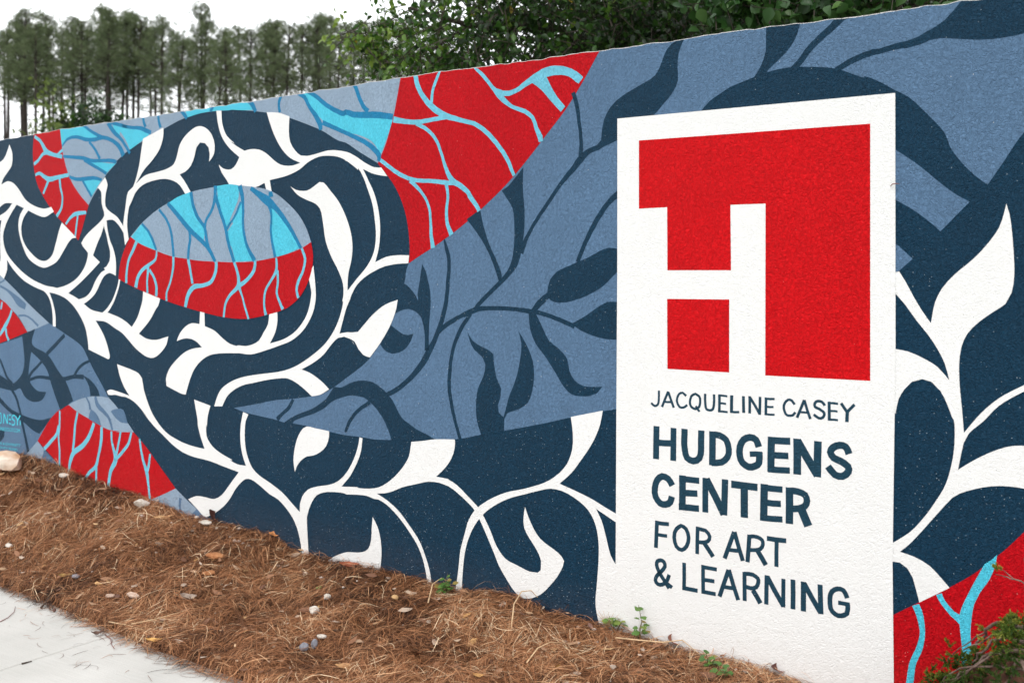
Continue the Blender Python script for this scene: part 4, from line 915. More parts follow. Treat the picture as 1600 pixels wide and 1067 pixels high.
def leaf_tree(name, label, group, trunk_base, limbs, clusters, leaf, mat, seed, heart=False):
    """clusters: (centre, radius, leaf count, tone shift); limbs: lists of points with radii"""
    r = np.random.default_rng(seed)
    root = empty(name, trunk_base)
    tb = Vector(trunk_base)
    for nm, pts_, rad in limbs:
        v_, f_ = tube([Vector(p) - tb for p in pts_], rad, 8)
        mesh_obj(nm, v_, f_, M_BARK, root, True)
    Pn, Tn = [], []
    tw = []
    for c, rad, cnt, tone in clusters:
        c = np.array(c) - np.array(trunk_base); rad = np.array(rad)
        ns = max(3, cnt // 11)                       # twigs of about eleven leaves
        for k in range(ns):
            d = r.normal(size=3); d /= np.linalg.norm(d)
            p = c + d * rad * r.random() ** 0.45
            td = d * 0.6 + r.normal(size=3) * 0.5 + np.array([0, 0, -0.15]); td /= np.linalg.norm(td)
            tl = leaf * (3.0 + 2.5 * r.random())
            tw.append(tube([p - td * tl * 0.4, p + td * tl * 0.3, p + td * tl], [0.006, 0.004, 0.002], 3))
            t_ = r.random(11)
            q_ = p + td * tl * (t_[:, None] * 1.2 - 0.2) + r.normal(size=(11, 3)) * leaf * 0.45
            Pn.append(q_); Tn.append(np.clip(tone + r.normal() * 0.12 + r.normal(size=11) * 0.16, 0, 0.97))
    mesh_obj('twigs', *merge(tw), M_BARK, root)['kind'] = 'stuff'
    Pn = np.concatenate(Pn); Tn = np.concatenate(Tn)
    n = len(Pn)
    Tn = np.where(r.random(n) < 0.0012, 1.0, Tn)
    # leaf blade: hangs outward and down, folded along its midrib
    ax = r.normal(size=(n, 3)) * 0.8 + np.array([0, 0, -0.55]); ax /= np.linalg.norm(ax, axis=1)[:, None]
    nm_ = r.normal(size=(n, 3)) * 0.7 + np.array([0, -0.25, 0.8])
    sd_ = np.cross(ax, nm_); sd_ /= np.linalg.norm(sd_, axis=1)[:, None] + 1e-9
    up = np.cross(sd_, ax)
    ln = leaf * (0.7 + 0.55 * r.random(n))[:, None]
    wd = ln * (0.40 if heart else 0.29)
    fold = wd * (0.15 + 0.35 * r.random(n))[:, None]
    prof = [(0.14, 0.66), (0.34, 1.0), (0.62, 0.80), (0.85, 0.34)] if heart else [(0.16, 0.55), (0.40, 1.0), (0.66, 0.82), (0.87, 0.36)]
    bow = lambda a: -up * ln * 0.14 * a * a
    rows = [Pn] + [Pn + ax * ln * a + sd_ * wd * w_ + up * fold * w_ + bow(a) for a, w_ in prof] + [Pn + ax * ln + bow(1.0)]
    rows += [Pn + ax * ln * a - sd_ * wd * w_ + up * fold * w_ + bow(a) for a, w_ in prof[::-1]]
    rows += [Pn + ax * ln * a + bow(a) for a in (0.34, 0.62)]
    Vv = np.stack(rows, 1).reshape(-1, 3)
    k = np.arange(n)[:, None] * 12
    q = np.concatenate([k + np.array([c_]) for c_ in ([0, 1, 2, 10], [10, 2, 3, 11], [11, 3, 4, 5], [0, 10, 8, 9], [10, 11, 7, 8], [11, 5, 6, 7])], 0)
    np_mesh('crown', Vv, q, mat, root, np.repeat(Tn, 12))
    return tag(root, label, 'tree', group)

def at(px, py, D):
    return tuple(Vector((0, 0, EYE)) + ray(px, py) * D)

# spreading tree whose boughs reach left over the wall
ct = []
r5 = np.random.default_rng(21)
def spray(px0, py0, px1, py1, n, D0, D1, rad, cnt, tone):
    for k in range(n):
        ct.append((at(px0 + (px1 - px0) * r5.random(), py0 + (py1 - py0) * r5.random(), D0 + (D1 - D0) * r5.random()), (rad, rad, rad * 0.75), cnt, tone + 0.12 * r5.normal()))
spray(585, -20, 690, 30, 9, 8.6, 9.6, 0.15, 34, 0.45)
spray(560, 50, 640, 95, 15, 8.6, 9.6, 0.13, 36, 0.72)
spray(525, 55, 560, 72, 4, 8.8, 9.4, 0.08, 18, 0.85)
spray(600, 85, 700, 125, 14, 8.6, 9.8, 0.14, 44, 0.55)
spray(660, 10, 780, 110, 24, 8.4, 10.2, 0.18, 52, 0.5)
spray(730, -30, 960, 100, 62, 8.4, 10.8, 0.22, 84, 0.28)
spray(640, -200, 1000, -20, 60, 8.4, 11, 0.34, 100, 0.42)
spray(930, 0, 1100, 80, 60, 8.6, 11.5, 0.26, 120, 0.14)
tb1 = (1.75, 10.2, -0.12)
leaf_tree('broadleaf_tree', 'spreading dark green tree reaching its boughs left over the red part of the wall', None, tb1,
    [('trunk', [tb1, (1.6, 10.15, 1.6), (1.45, 10.1, 2.8)], [0.19, 0.15, 0.12]),
     ('limb', [(1.45, 10.1, 2.8), at(905, 60, 10.0), at(870, 82, 9.7), at(800, 105, 9.5)], [0.09, 0.055, 0.04, 0.02]),
     ('limb', [(1.5, 10.1, 2.6), at(880, 47, 9.8), at(820, 42, 9.4), at(735, 40, 9.2), at(690, 28, 9.1), at(640, 12, 9.0)], [0.08, 0.045, 0.034, 0.026, 0.02, 0.01]),
     ('limb', [(1.45, 10.1, 2.8), at(1000, -60, 10.2), at(900, -200, 9.8)], [0.1, 0.06, 0.03]),
     ('limb', [at(735, 40, 9.2), at(680, 75, 9.2), at(620, 95, 9.3)], [0.02, 0.013, 0.006])],
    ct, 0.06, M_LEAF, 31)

ct = []
spray(1135, -20, 1300, 40, 30, 7.2, 8.2, 0.18, 46, 0.5)
spray(1290, -20, 1480, 20, 22, 7.2, 8.4, 0.18, 36, 0.32)
spray(1100, -260, 1500, -20, 46, 7.4, 9.0, 0.34, 90, 0.5)
tb2 = (2.75, 8.3, -0.12)
leaf_tree('glossy_leaved_tree', 'tree with larger glossy rounded leaves above the plain blue part of the wall', None, tb2,
    [('trunk', [tb2, (2.7, 8.3, 1.6), (2.5, 8.2, 3.0), (2.5, 8.2, 4.4)], [0.11, 0.09, 0.07, 0.03]),
     ('limb', [(2.6, 8.25, 2.6), at(1240, 20, 7.9), at(1190, -10, 7.7)], [0.05, 0.03, 0.015]),
     ('limb', [(2.55, 8.2, 3.0), at(1360, -5, 7.9), at(1430, -60, 7.9)], [0.05, 0.03, 0.015])],
    ct, 0.09, M_GLOSS, 32, True)

ct = []
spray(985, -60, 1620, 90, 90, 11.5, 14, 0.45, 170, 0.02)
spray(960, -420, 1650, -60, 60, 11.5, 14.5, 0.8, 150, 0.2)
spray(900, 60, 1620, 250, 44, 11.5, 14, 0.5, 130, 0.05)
tb3 = (5.2, 13.0, -0.12)
leaf_tree('shade_tree', 'dense dark tree filling the background at the right of the wall top', None, tb3,
    [('trunk', [tb3, (5.1, 13, 2.0), (4.9, 12.9, 4.0), (4.8, 12.8, 6.5)], [0.25, 0.2, 0.15, 0.06]),
     ('limb', [(5.0, 12.95, 3.0), (3.6, 12.6, 4.2), (2.2, 12.4, 4.6)], [0.1, 0.07, 0.03]),
     ('limb', [(5.0, 12.95, 3.2), (6.4, 12.6, 4.6), (7.4, 12.4, 5.2)], [0.1, 0.07, 0.03])],
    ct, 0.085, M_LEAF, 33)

# understorey below the pines
def bush_tree(name, label, px, py_top, py_bot, D, wpx, tone, mat, seed, cnt):
    r = np.random.default_rng(seed)
    c = []
    for k in range(cnt):
        fy = r.random(); fx = r.normal() * (0.5 - 0.25 * (1 - fy))
        c.append((at(px + fx * wpx, py_top + (py_bot - py_top) * fy, D + r.normal() * 0.5), (0.45, 0.45, 0.4), 40, tone))
    b = at(px, 0, D); b = (b[0], b[1], -0.12)
    top_p = at(px, py_top + 8, D)
    return leaf_tree(name, label, None, b, [('trunk', [b, (b[0] + 0.1, b[1], 4.0), top_p], [0.12, 0.09, 0.03])], c, 0.17, mat, seed)
bush_tree('cedar_tree', 'dark bushy evergreen under the pines above the cyan loop', 156, 160, 225, 40, 44, 0.12, M_LEAF, 41, 44)
bush_tree('cedar_tree', 'low dark evergreen above the first red patch of the wall', 101, 182, 225, 40, 30, 0.18, M_LEAF, 42, 20)
bush_tree('sapling', 'yellow green sapling among the pine trunks at the left', 82, 138, 215, 40, 30, 0.5, M_PINE_B, 43, 12)

# ------------------------------------------------------------------ pine straw
def in_view(Pw, m=0.04):
    d = Pw - np.array([0, 0, EYE])
    x = d[:, 0] / d[:, 1] * F + W / 2; y = YH - d[:, 2] / d[:, 1] * F
    return (d[:, 1] > 0.5) & (x > -m * W - 60) & (x < W * (1 + m) + 60) & (y < H * (1 + m) + 60)

def straw(n, spill=0.05, path=False):
    u = rng.uniform(-6.2, 0.62, n)
    e = edge_v(u)
    v = rng.uniform(0.0, 1.0, n) * (e + spill)
    # thin out on the path
    if path: v = e + 0.34 * rng.random(n) ** 2.2
    keep = np.ones(n, bool) if path else (v < e - 0.01 + 0.05 * rng.random(n) ** 3 * 1.5)
    u, v = u[keep], v[keep]
    g = np.where(v < edge_v(u), mulch_z(u, np.minimum(v, edge_v(u))), 0.0)
    Pw = np.stack([X0 + u * CU - v * SU, Y0 - u * SU - v * CU, g], -1)
    k = in_view(Pw)
    return u[k], v[k], Pw[k]

def needles(n, nb, lmin, lmax, wmin, wmax, lift, curl, tone_mu, tone_sd, pitch_sd, seed_, path=False):
    u, v, Pw = straw(n, 0.05, path)
    m = len(u)
    clump = vnoise(u * 2.6 + 11, v * 2.6 + 3, seed_)
    th = clump * 9.0 + rng.normal(size=m) * 0.75
    tone = tone_mu + (vnoise(u * 3.3, v * 3.3 + 40, seed_ + 1) - 0.5) * 0.5 + (vnoise(u * 1.3 + 5, v * 1.7 + 8, seed_ + 2) - 0.5) * 0.3 + rng.normal(size=m) * tone_sd  # mixed needle tones; dark patches also paint in shadowed hollows
    u, v, Pw, th, tone = (np.repeat(a, nb, 0) for a in (u, v, Pw, th, tone))
    m *= nb
    th = th + rng.normal(size=m) * 0.12
    tone = np.clip(tone + rng.normal(size=m) * 0.06, 0, 1)
    ln = rng.uniform(lmin, lmax, m); wd = rng.uniform(wmin, wmax, m)
    pit = rng.normal(size=m) * pitch_sd
    kap = rng.normal(size=m) * curl
    h0 = np.abs(rng.normal(size=m)) * lift + 0.002
    K = 6
    t = np.linspace(-0.5, 0.5, K)
    ang = th[:, None] + kap[:, None] * t[None, :]
    seg = ln[:, None] / (K - 1)
    dx, dy = np.cos(ang) * seg, np.sin(ang) * seg
    x = np.cumsum(dx, 1); y = np.cumsum(dy, 1)
    x -= x.mean(1, keepdims=True); y -= y.mean(1, keepdims=True)
    uu = u[:, None] + x; vv = v[:, None] + y
    vv = np.maximum(vv, 0.004 + 0.01 * rng.random((m, 1)))
    g = np.where(vv < edge_v(uu), mulch_z(uu, np.minimum(vv, edge_v(uu))), 0.0)
    sag = 1 - (2 * t[None, :]) ** 2
    z = g + h0[:, None] + pit[:, None] * ln[:, None] * t[None, :] + sag * np.abs(rng.normal(size=(m, 1))) * lift * 0.8
    z = np.maximum(z, g + 0.0015)
    X = X0 + uu * CU - vv * SU; Y = Y0 - uu * SU - vv * CU
    C = np.stack([X, Y, z], -1)
    tw = rng.uniform(-0.7, 0.7, m)
    # ribbon side: across the needle, tipped towards the viewer
    wx = -np.sin(ang); wy = np.cos(ang)
    S = np.stack([wx * CU - wy * SU, -wx * SU - wy * CU, np.zeros_like(wx)], -1) * np.cos(tw)[:, None, None]
    S[..., 2] += np.sin(tw)[:, None]
    taper = np.clip(1.15 - np.abs(2 * t) ** 3, 0.25, 1)
    S = S * (wd[:, None] * taper[None, :] * 0.5)[..., None]
    Vv = np.stack([C - S, C + S], 2).reshape(-1, 3)          # m, K, 2
    base = (np.arange(m) * K * 2)[:, None] + np.arange(K - 1)[None, :] * 2
    q = np.stack([base, base + 1, base + 3, base + 2], -1).reshape(-1, 4)
    return Vv, q, np.repeat(tone, K * 2)

def join(parts):
    Vs, Qs, Rs, o = [], [], [], 0
    for v_, q_, r_ in parts:
        Vs.append(v_); Qs.append(q_ + o); Rs.append(r_); o += len(v_)
    return np.concatenate(Vs), np.concatenate(Qs), np.concatenate(Rs)

Vs, Qs, Rs = join([
    needles(44000, 3, 0.08, 0.17, 0.0012, 0.0018, 0.010, 0.32, 0.44, 0.22, 0.13, 51),
    needles(9000, 2, 0.06, 0.13, 0.0012, 0.0018, 0.017, 0.55, 0.55, 0.24, 0.16, 57),
    needles(300, 1, 0.10, 0.20, 0.0018, 0.0030, 0.020, 1.4, 0.92, 0.05, 0.12, 63),
    needles(420, 1, 0.03, 0.13, 0.0012, 0.0020, 0.002, 0.9, 0.35, 0.2, 0.0, 71, True),
])
print('straw quads', len(Qs))
st = np_mesh('pine_straw', Vs, Qs, M_STRAW, None, Rs)
tag(st, 'reddish brown pine straw mulch heaped along the foot of the wall', 'mulch', None, 'stuff')

# dead leaves and chips strewn in the straw
def litter(n, size0, size1, tone0, tone1, lift):
    u, v, Pw = straw(n, 0.0)
    m = len(u)
    th = rng.uniform(0, 6.28, m); s_ = rng.uniform(size0, size1, m)
    ex = np.stack([np.cos(th), np.sin(th), rng.normal(size=m) * 0.25], -1)
    ex /= np.linalg.norm(ex, axis=1)[:, None]
    nn = np.stack([rng.normal(size=m) * 0.4, rng.normal(size=m) * 0.4 - 0.25, np.ones(m)], -1)
    ey = np.cross(nn, ex); ey /= np.linalg.norm(ey, axis=1)[:, None]
    ez = np.cross(ex, ey)
    c = Pw + np.array([0, 0, 1.0]) * (lift * (0.4 + rng.random(m)))[:, None]
    prof = [(-1, 0, 0.3), (-0.5, 0.42, 0.35), (0.25, 0.46, 0.2), (1.0, 0.06, 0.45), (0.3, -0.42, 0.3), (-0.45, -0.38, 0.15)]
    Vv = np.stack([c + ex * (s_ * a)[:, None] + ey * (s_ * b * rng.uniform(0.6, 1.1, m))[:, None] + ez * (s_ * k * rng.uniform(-0.3, 0.9, m))[:, None] for a, b, k in prof], 1).reshape(-1, 3)
    k = np.arange(m)[:, None] * 6
    q = np.concatenate([k + np.array([[0, 1, 2, 3]]), k + np.array([[0, 3, 4, 5]])], 0)
    return Vv, q, np.repeat(rng.uniform(tone0, tone1, m), 6)
lv = join([litter(480, 0.013, 0.036, 0.0, 0.95, 0.026), litter(600, 0.005, 0.014, 0.1, 0.9, 0.026)])
tag(np_mesh('leaf_litter', lv[0], lv[1], M_LITTER, None, lv[2]), 'dead brown leaves scattered through the pine straw', 'leaf litter', None, 'stuff')

def rock_geo(size, seed, flat=0.7, sub=2):
    import bmesh
    bm = bmesh.new(); bmesh.ops.create_icosphere(bm, subdivisions=sub, radius=1.0)
    r = np.random.default_rng(seed)
    cuts = [(Vector(r.normal(size=3)).normalized(), 0.62 + 0.3 * r.random()) for _ in range(9)]
    for v_ in bm.verts:
        for nrm, d in cuts:
            k = v_.co.dot(nrm)
            if k > d: v_.co -= nrm * (k - d) * 0.92
        v_.co *= 1 + 0.05 * (r.random() - 0.5)
        v_.co = Vector((v_.co.x * size[0], v_.co.y * size[1], v_.co.z * size[2]))
    V_ = [v_.co.copy() for v_ in bm.verts]; F_ = [tuple(x.index for x in f.verts) for f in bm.faces]
    bm.free(); return V_, F_

gv, gf, gr = [], [], []
u, v, Pw = straw(260, 0.0)
near = rng.random(len(u))
for i in range(len(u)):
    vv_ = v[i] * (0.25 if near[i] < 0.75 else 1.0)
    z = float(mulch_z(np.array(u[i]), np.array(vv_)))
    p = to_world(u[i], vv_, z + 0.017)
    s_ = 0.004 + 0.014 * rng.random() ** 2
    V_, F_ = rock_geo((s_, s_ * 0.8, s_ * 0.6), 500 + i, 0.7, 1)
    o = len(gv); gv += [p + q for q in V_]; gf += [tuple(k + o for k in f) for f in F_]; gr += [rng.random()] * len(V_)
tag(mesh_obj('stone_chips', gv, gf, M_GRIT, None, False, gr), 'small pale stone chips lying in the straw near the wall', 'gravel', None, 'stuff')

# ------------------------------------------------------------------ single stones, leaves, twigs
def rock_mat(name, a, b_, sc=9):
    return simple(name, a, 0.8, 0.12, sc, 0.006, 40, b_)
M_R1 = rock_mat('tan_white_rock', (0.46, 0.22, 0.08), (0.70, 0.63, 0.54), 8)
M_R2 = rock_mat('pale_stone', (0.48, 0.42, 0.35), (0.68, 0.63, 0.56), 40)
M_R3 = rock_mat('slate_stone', (0.16, 0.16, 0.18), (0.26, 0.26, 0.29), 40)
M_R4 = rock_mat('orange_clay', (0.32, 0.12, 0.045), (0.46, 0.21, 0.09), 40)
M_R5 = rock_mat('pinkish_bark', (0.40, 0.27, 0.20), (0.52, 0.39, 0.31), 40)

def stone(px, py, size, mat, seed, label, name='stone', rz=0.0, sink=0.3, cat='stone', grp=None):
    g = ground_at(px, py)
    V_, F_ = rock_geo(size, seed)
    o = mesh_obj(name, V_, F_, mat)
    o.location = g + Vector((0, 0, size[2] * (1 - sink) + (0.024 if py < 955 + 0 * px or px > 240 else 0.0))); o.rotation_euler = (0.1, 0.12, rz)
    return tag(o, label, cat, grp)
rk = stone(13, 741, (0.125, 0.085, 0.070), M_R1, 3, 'tan and white rock beside the wall below the signature', 'rock', -0.5, 0.12, 'rock')
stone(490, 966, (0.026, 0.020, 0.020), M_R2, 4, 'largest pale stone lying in the middle of the straw', rz=0.4)
stone(511, 945, (0.024, 0.018, 0.016), M_R2, 5, 'speckled whitish stone just behind the largest pale stone', rz=1.2)
stone(475, 1025, (0.020, 0.014, 0.022), M_R3, 6, 'left one of two dark grey stones near the bottom edge', rz=0.2)
stone(491, 1022, (0.016, 0.013, 0.024), M_R3, 7, 'right one of two dark grey stones near the bottom edge', rz=1.0)
stone(502, 1006, (0.024, 0.014, 0.010), M_R2, 8, 'flat white stone above the two dark grey stones', rz=0.5)
stone(617, 944, (0.018, 0.014, 0.012), simple('ochre_stone', (0.45, 0.28, 0.13), 0.8, 0.2, 30), 9, 'ochre pebble in the straw below the white hooked leaf')
stone(336, 880, (0.052, 0.034, 0.018), M_R4, 10, 'flat orange clay clod in the straw below the white curl', 'clay_clod', 0.3, 0.3, 'clod')
stone(326, 905, (0.040, 0.024, 0.014), M_R4, 11, 'smaller orange clay clod in front of the flat one', 'clay_clod', 0.9, 0.35, 'clod')
stone(100, 752, (0.035, 0.02, 0.016), M_R2, 12, 'white stone at the wall foot below the lower red patch', rz=0.2)
stone(222, 797, (0.048, 0.03, 0.026), M_R2, 13, 'crumbly pale stone at the wall foot beside the grey blue wedge', rz=0.4)
stone(322, 826, (0.036, 0.022, 0.014), M_R2, 14, 'pale flat stone in front of the dark curled leaf', rz=0.1)
stone(14, 861, (0.022, 0.016, 0.013), M_R2, 15, 'small white stone at the far left of the straw', rz=0.1)
stone(118, 910, (0.022, 0.016, 0.012), M_R3, 16, 'grey stone beside the yellow leaf near the path edge', rz=0.1)
stone(85, 956, (0.010, 0.009, 0.009), simple('acorn_brown', (0.10, 0.05, 0.04), 0.5, 0.3, 30), 17, 'dark acorn lying on the pale path', 'acorn', 0, 0.0, 'acorn')
stone(228, 976, (0.010, 0.009, 0.009), simple('nut_brown', (0.07, 0.04, 0.04), 0.5, 0.3, 30), 18, 'round dark nut on the path close to the straw', 'nut', 0, 0.0, 'nut')
def slabchip(px, py, L, wd, th, mat, rz, label, name):
    g = ground_at(px, py)
    prof = [(-1, -0.6), (-0.85, 0.7), (0.2, 1.0), (1.0, 0.45), (0.9, -0.7), (-0.2, -1.0)]
    V_ = [(a * L, b * wd, -th) for a, b in prof] + [(a * L * 0.96, b * wd * 0.94, th + 0.3 * th * math.sin(3 * a)) for a, b in prof]
    F_ = [tuple(range(6))[::-1], tuple(range(6, 12))] + [(i, (i + 1) % 6, 6 + (i + 1) % 6, 6 + i) for i in range(6)]
    o = mesh_obj(name, V_, F_, mat)
    o.location = g + Vector((0, 0, 0.036)); o.rotation_euler = (0.35, 0.1, rz)
    return tag(o, label, 'bark chip')
slabchip(208, 941, 0.038, 0.015, 0.004, M_R5, -0.55, 'pinkish flat bark piece in the straw near the path', 'bark_chip')
slabchip(172, 942, 0.022, 0.012, 0.003, M_R5, 0.3, 'rounded bark piece left of the larger pinkish one', 'bark_chip')

def dead_leaf(px, py, L, wd, mat, rz, tilt, curl, label, lift=0.02):
    g = ground_at(px, py)
    n = 7; V_, F_ = [], []
    for i in range(n):
        t = i / (n - 1); a = (t - 0.5) * 2
        w_ = wd * math.sin(math.pi * min(max(t, 0.03), 0.97)) ** 0.8
        zc = curl * L * a * a
        for s_ in (-1, -0.5, 0, 0.5, 1):
            V_.append((a * L, s_ * w_, zc + curl * 1.6 * abs(s_) ** 1.5 * w_ + 0.002 * math.sin(i * 2.1 + s_ * 3)))
    for i in range(n - 1):
        for k in range(4): F_.append((i * 5 + k, i * 5 + k + 1, (i + 1) * 5 + k + 1, (i + 1) * 5 + k))
    o = mesh_obj('fallen_leaf', V_, F_, mat, None, True)
    o.location = g + Vector((0, 0, lift)); o.rotation_euler = (tilt[0], tilt[1], rz)
    return tag(o, label, 'leaf', 'fallen leaves lying singly')
def lm(name, c): return simple(name, c, 0.55, 0.3, 60, 0.001, 120)
dead_leaf(335, 812, 0.055, 0.026, lm('dark_brown_leaf', (0.075, 0.028, 0.022)), 0.2, (0.9, 0.8), 0.5, 'dark brown curled leaf standing against the wall by the white curl', 0.035)
dead_leaf(255, 815, 0.055, 0.017, lm('tan_leaf', (0.42, 0.24, 0.11)), 0.35, (0.3, 0.0), 0.25, 'tan pointed leaf lying below the pale grey wedge')
dead_leaf(100, 908, 0.040, 0.016, lm('yellow_leaf', (0.50, 0.33, 0.12)), 0.9, (0.5, 0.2), 0.5, 'yellow curled leaf in the straw near the path edge')
dead_leaf(543, 1052, 0.05, 0.022, lm('rust_leaf', (0.40, 0.22, 0.10)), 0.1, (0.2, 0.1), 0.3, 'light rust leaf at the bottom edge of the straw')
dead_leaf(1050, 1005, 0.038, 0.024, lm('red_brown_leaf', (0.28, 0.11, 0.07)), 0.5, (0.8, 0.3), 0.5, 'red brown leaf leaning on the foot of the white sign', 0.03)
dead_leaf(920, 990, 0.030, 0.016, lm('mauve_leaf', (0.34, 0.20, 0.16)), 1.3, (0.9, 0.2), 0.3, 'dull pinkish leaf upright in the straw left of the sign', 0.03)
dead_leaf(240, 1010, 0.034, 0.014, lm('orange_leaf', (0.55, 0.30, 0.09)), 0.2, (0.2, 0.1), 0.3, 'small orange leaf in the straw at the path edge')
dead_leaf(430, 836, 0.034, 0.018, lm('amber_leaf', (0.42, 0.17, 0.06)), 0.0, (0.6, 0.1), 0.3, 'amber leaf against the wall below the thin white stem', 0.03)
dead_leaf(545, 893, 0.050, 0.024, lm('rust_red_leaf', (0.25, 0.07, 0.03)), 0.1, (0.3, 0.1), 0.4, 'rust red leaf below the foot of the white hooked leaf', 0.025)
dead_leaf(1215, 1050, 0.036, 0.02, lm('dark_red_leaf', (0.14, 0.06, 0.05)), 0.2, (0.7, 0.2), 0.5, 'dark reddish leaf under the middle of the white sign', 0.03)
dead_leaf(290, 945, 0.045, 0.022, lm('grey_leaf', (0.40, 0.31, 0.25)), 0.8, (0.4, 0.3), 0.6, 'grey brown crumpled leaf in the straw left of centre', 0.025)
dead_leaf(152, 993, 0.026, 0.010, lm('path_leaf', (0.13, 0.07, 0.05)), 0.4, (0.3, 0.0), 0.7, 'dark rolled leaf on the path beside the joint', 0.006)

def twig(pts, r0, label, mat, name='twig'):
    P_ = [ground_at(*p[:2]) + Vector((0, 0, p[2])) for p in pts]
    v_, f_ = tube(P_, [r0 * (1 - 0.6 * i / (len(P_) - 1)) for i in range(len(P_))], 6)
    return tag(mesh_obj(name, v_, f_, mat, None, True), label, 'twig')
M_TW = simple('dark_twig', (0.06, 0.045, 0.035), 0.8, 0.3, 40)
M_TW2 = simple('straw_stalk', (0.55, 0.38, 0.22), 0.6, 0.2, 40)
M_TW3 = simple('mauve_stalk', (0.22, 0.11, 0.10), 0.7, 0.2, 40)
twig([(64, 951, .006), (76, 943, .008), (92, 935, .02)], 0.006, 'short dark twig poking out of the straw onto the path', M_TW)
twig([(34, 1038, .004), (42, 1036, .004), (50, 1034, .004)], 0.004, 'thin brown twig lying in the path joint', M_TW)
twig([(0, 972, .003), (12, 966, .004), (22, 957, .004), (24, 948, .003)], 0.0022, 'curved thin stalk on the path at the left edge', M_TW3)
twig([(164, 992, .003), (173, 999, .004), (174, 1008, .004), (179, 1014, .003)], 0.0025, 'thin reddish stalk curling on the path', M_TW3)
twig([(170, 980, .02), (200, 984, .022), (225, 991, .02)], 0.0035, 'straw coloured stalk at the path edge, lower of two', M_TW2)
twig([(205, 985, .03), (240, 980, .035), (292, 963, .03)], 0.003, 'straw coloured stalk crossing the other at the path edge', M_TW2)
twig([(962, 1009, .035), (1000, 1015, .04), (1035, 1020, .045), (1066, 1019, .05), (1092, 1036, .04)], 0.0038, 'long pale stalk arching in the straw under the sign', M_TW2)
twig([(669, 952, .03), (676, 932, .06), (690, 926, .07), (704, 927, .05)], 0.0035, 'pale arched stalk beside the small green weed', M_TW2)
twig([(799, 993, .03), (803, 965, .06), (815, 950, .075), (830, 947, .07), (840, 950, .05)], 0.0035, 'pale arched stalk below the white teardrop leaf', M_TW2)
twig([(823, 1047, .03), (840, 1032, .05), (860, 1024, .055), (880, 1020, .04)], 0.0033, 'pale arched stalk near the bottom middle of the straw', M_TW2)

# ------------------------------------------------------------------ weeds at the wall foot
def weed(px, py, label, stems, leaf, seed, name='weed', tone=(0.1, 0.8)):
    """stems: list of (dx, dz) tips in metres; every leaf is its own piece"""
    r = np.random.default_rng(seed)
    g = ground_at(px, py)
    root = empty(name, tuple(g))
    for dx, dz, nl in stems:
        dx, dz = dx * 1.2, dz * 1.2 + 0.012
        tip = Vector((dx * CU, -dx * SU - 0.03 * r.random(), dz))
        pts_ = [Vector((0, 0, -0.01)), tip * 0.5 + Vector((0.006 * r.normal(), 0, 0.01)), tip]
        v_, f_ = tube(pts_, [0.0022, 0.0018, 0.0010], 5)
        mesh_obj('stem', v_, f_, M_STEM, root)
        for k in range(nl):
            t = 0.35 + 0.65 * (k + 0.5) / nl
            p = pts_[0].lerp(pts_[1], t * 2) if t < 0.5 else pts_[1].lerp(pts_[2], t * 2 - 1)
            az = k * 2.4 + r.random()
            d = Vector((math.cos(az), math.sin(az) - 0.25, 0.15 + 0.5 * r.random() - 0.25)).normalized()
            upv = Vector((0.3 * r.normal(), -0.5 + 0.3 * r.normal(), 0.9)).normalized()
            sdv = d.cross(upv).normalized(); nv = sdv.cross(d)
            L = leaf * 1.25 * (0.75 + 0.5 * r.random())
            prof = [(0.0, 0.0), (0.18, 0.16), (0.30, 0.42), (0.42, 0.30), (0.58, 0.46), (0.72, 0.26), (0.88, 0.20), (1.0, 0.0)]
            V_ = [p + d * (0.25 * L)]
            V_ = []
            for a, b in prof: V_.append(p + d * L * (0.2 + a) + sdv * b * L + nv * (0.12 * b * L - 0.18 * a * a * L))
            for a, b in prof[1:-1][::-1]: V_.append(p + d * L * (0.2 + a) - sdv * b * L + nv * (0.12 * b * L - 0.18 * a * a * L))
            mid = [p + d * L * (0.2 + a) - nv * 0.18 * a * a * L for a, b in prof[1:-1]]
            o_ = len(V_); V_ += mid
            n_ = len(prof)
            F_ = [(0, 1, o_), (0, o_, 2 * n_ - 3)]
            for i in range(n_ - 3):
                F_.append((i + 1, i + 2, o_ + i + 1, o_ + i)); F_.append((o_ + i, o_ + i + 1, 2 * n_ - 4 - i, 2 * n_ - 3 - i))
            F_ += [(n_ - 2, n_ - 1, o_ + n_ - 3), (o_ + n_ - 3, n_ - 1, n_)]
            tv = tone[0] + (tone[1] - tone[0]) * r.random()
            if k == nl - 1 and r.random() < 0.35: tv = 0.95
            mesh_obj('leaf', V_, F_, M_WEED, root, False, [tv] * len(V_))
    return tag(root, label, 'weed', 'weeds growing at the wall foot')
weed(697, 932, 'small bushy green weed between two thin white stems on the wall', [(-0.03, 0.03, 5), (0.0, 0.055, 6), (0.025, 0.045, 6), (0.01, 0.085, 3), (-0.01, 0.02, 5)], 0.021, 61, tone=(0.0, 0.6))
weed(961, 988, 'light green weed at the left foot of the white sign', [(-0.025, 0.05, 3), (0.01, 0.045, 5), (0.03, 0.035, 5), (-0.03, 0.03, 3)], 0.024, 62, tone=(0.4, 0.88))
weed(997, 1004, 'tall upright weed with lobed leaves before the white sign', [(0.0, 0.125, 5), (0.012, 0.07, 4), (0.02, 0.045, 3)], 0.026, 63, tone=(0.3, 0.88))
weed(1108, 1050, 'narrow green weed beneath the middle of the sign', [(-0.015, 0.06, 5), (0.02, 0.045, 4), (0.0, 0.03, 4)], 0.022, 64, tone=(0.1, 0.7))
weed(1128, 1066, 'green weed at the bottom edge in front of the sign', [(-0.01, 0.04, 4), (0.015, 0.035, 4)], 0.024, 65, tone=(0.1, 0.6))
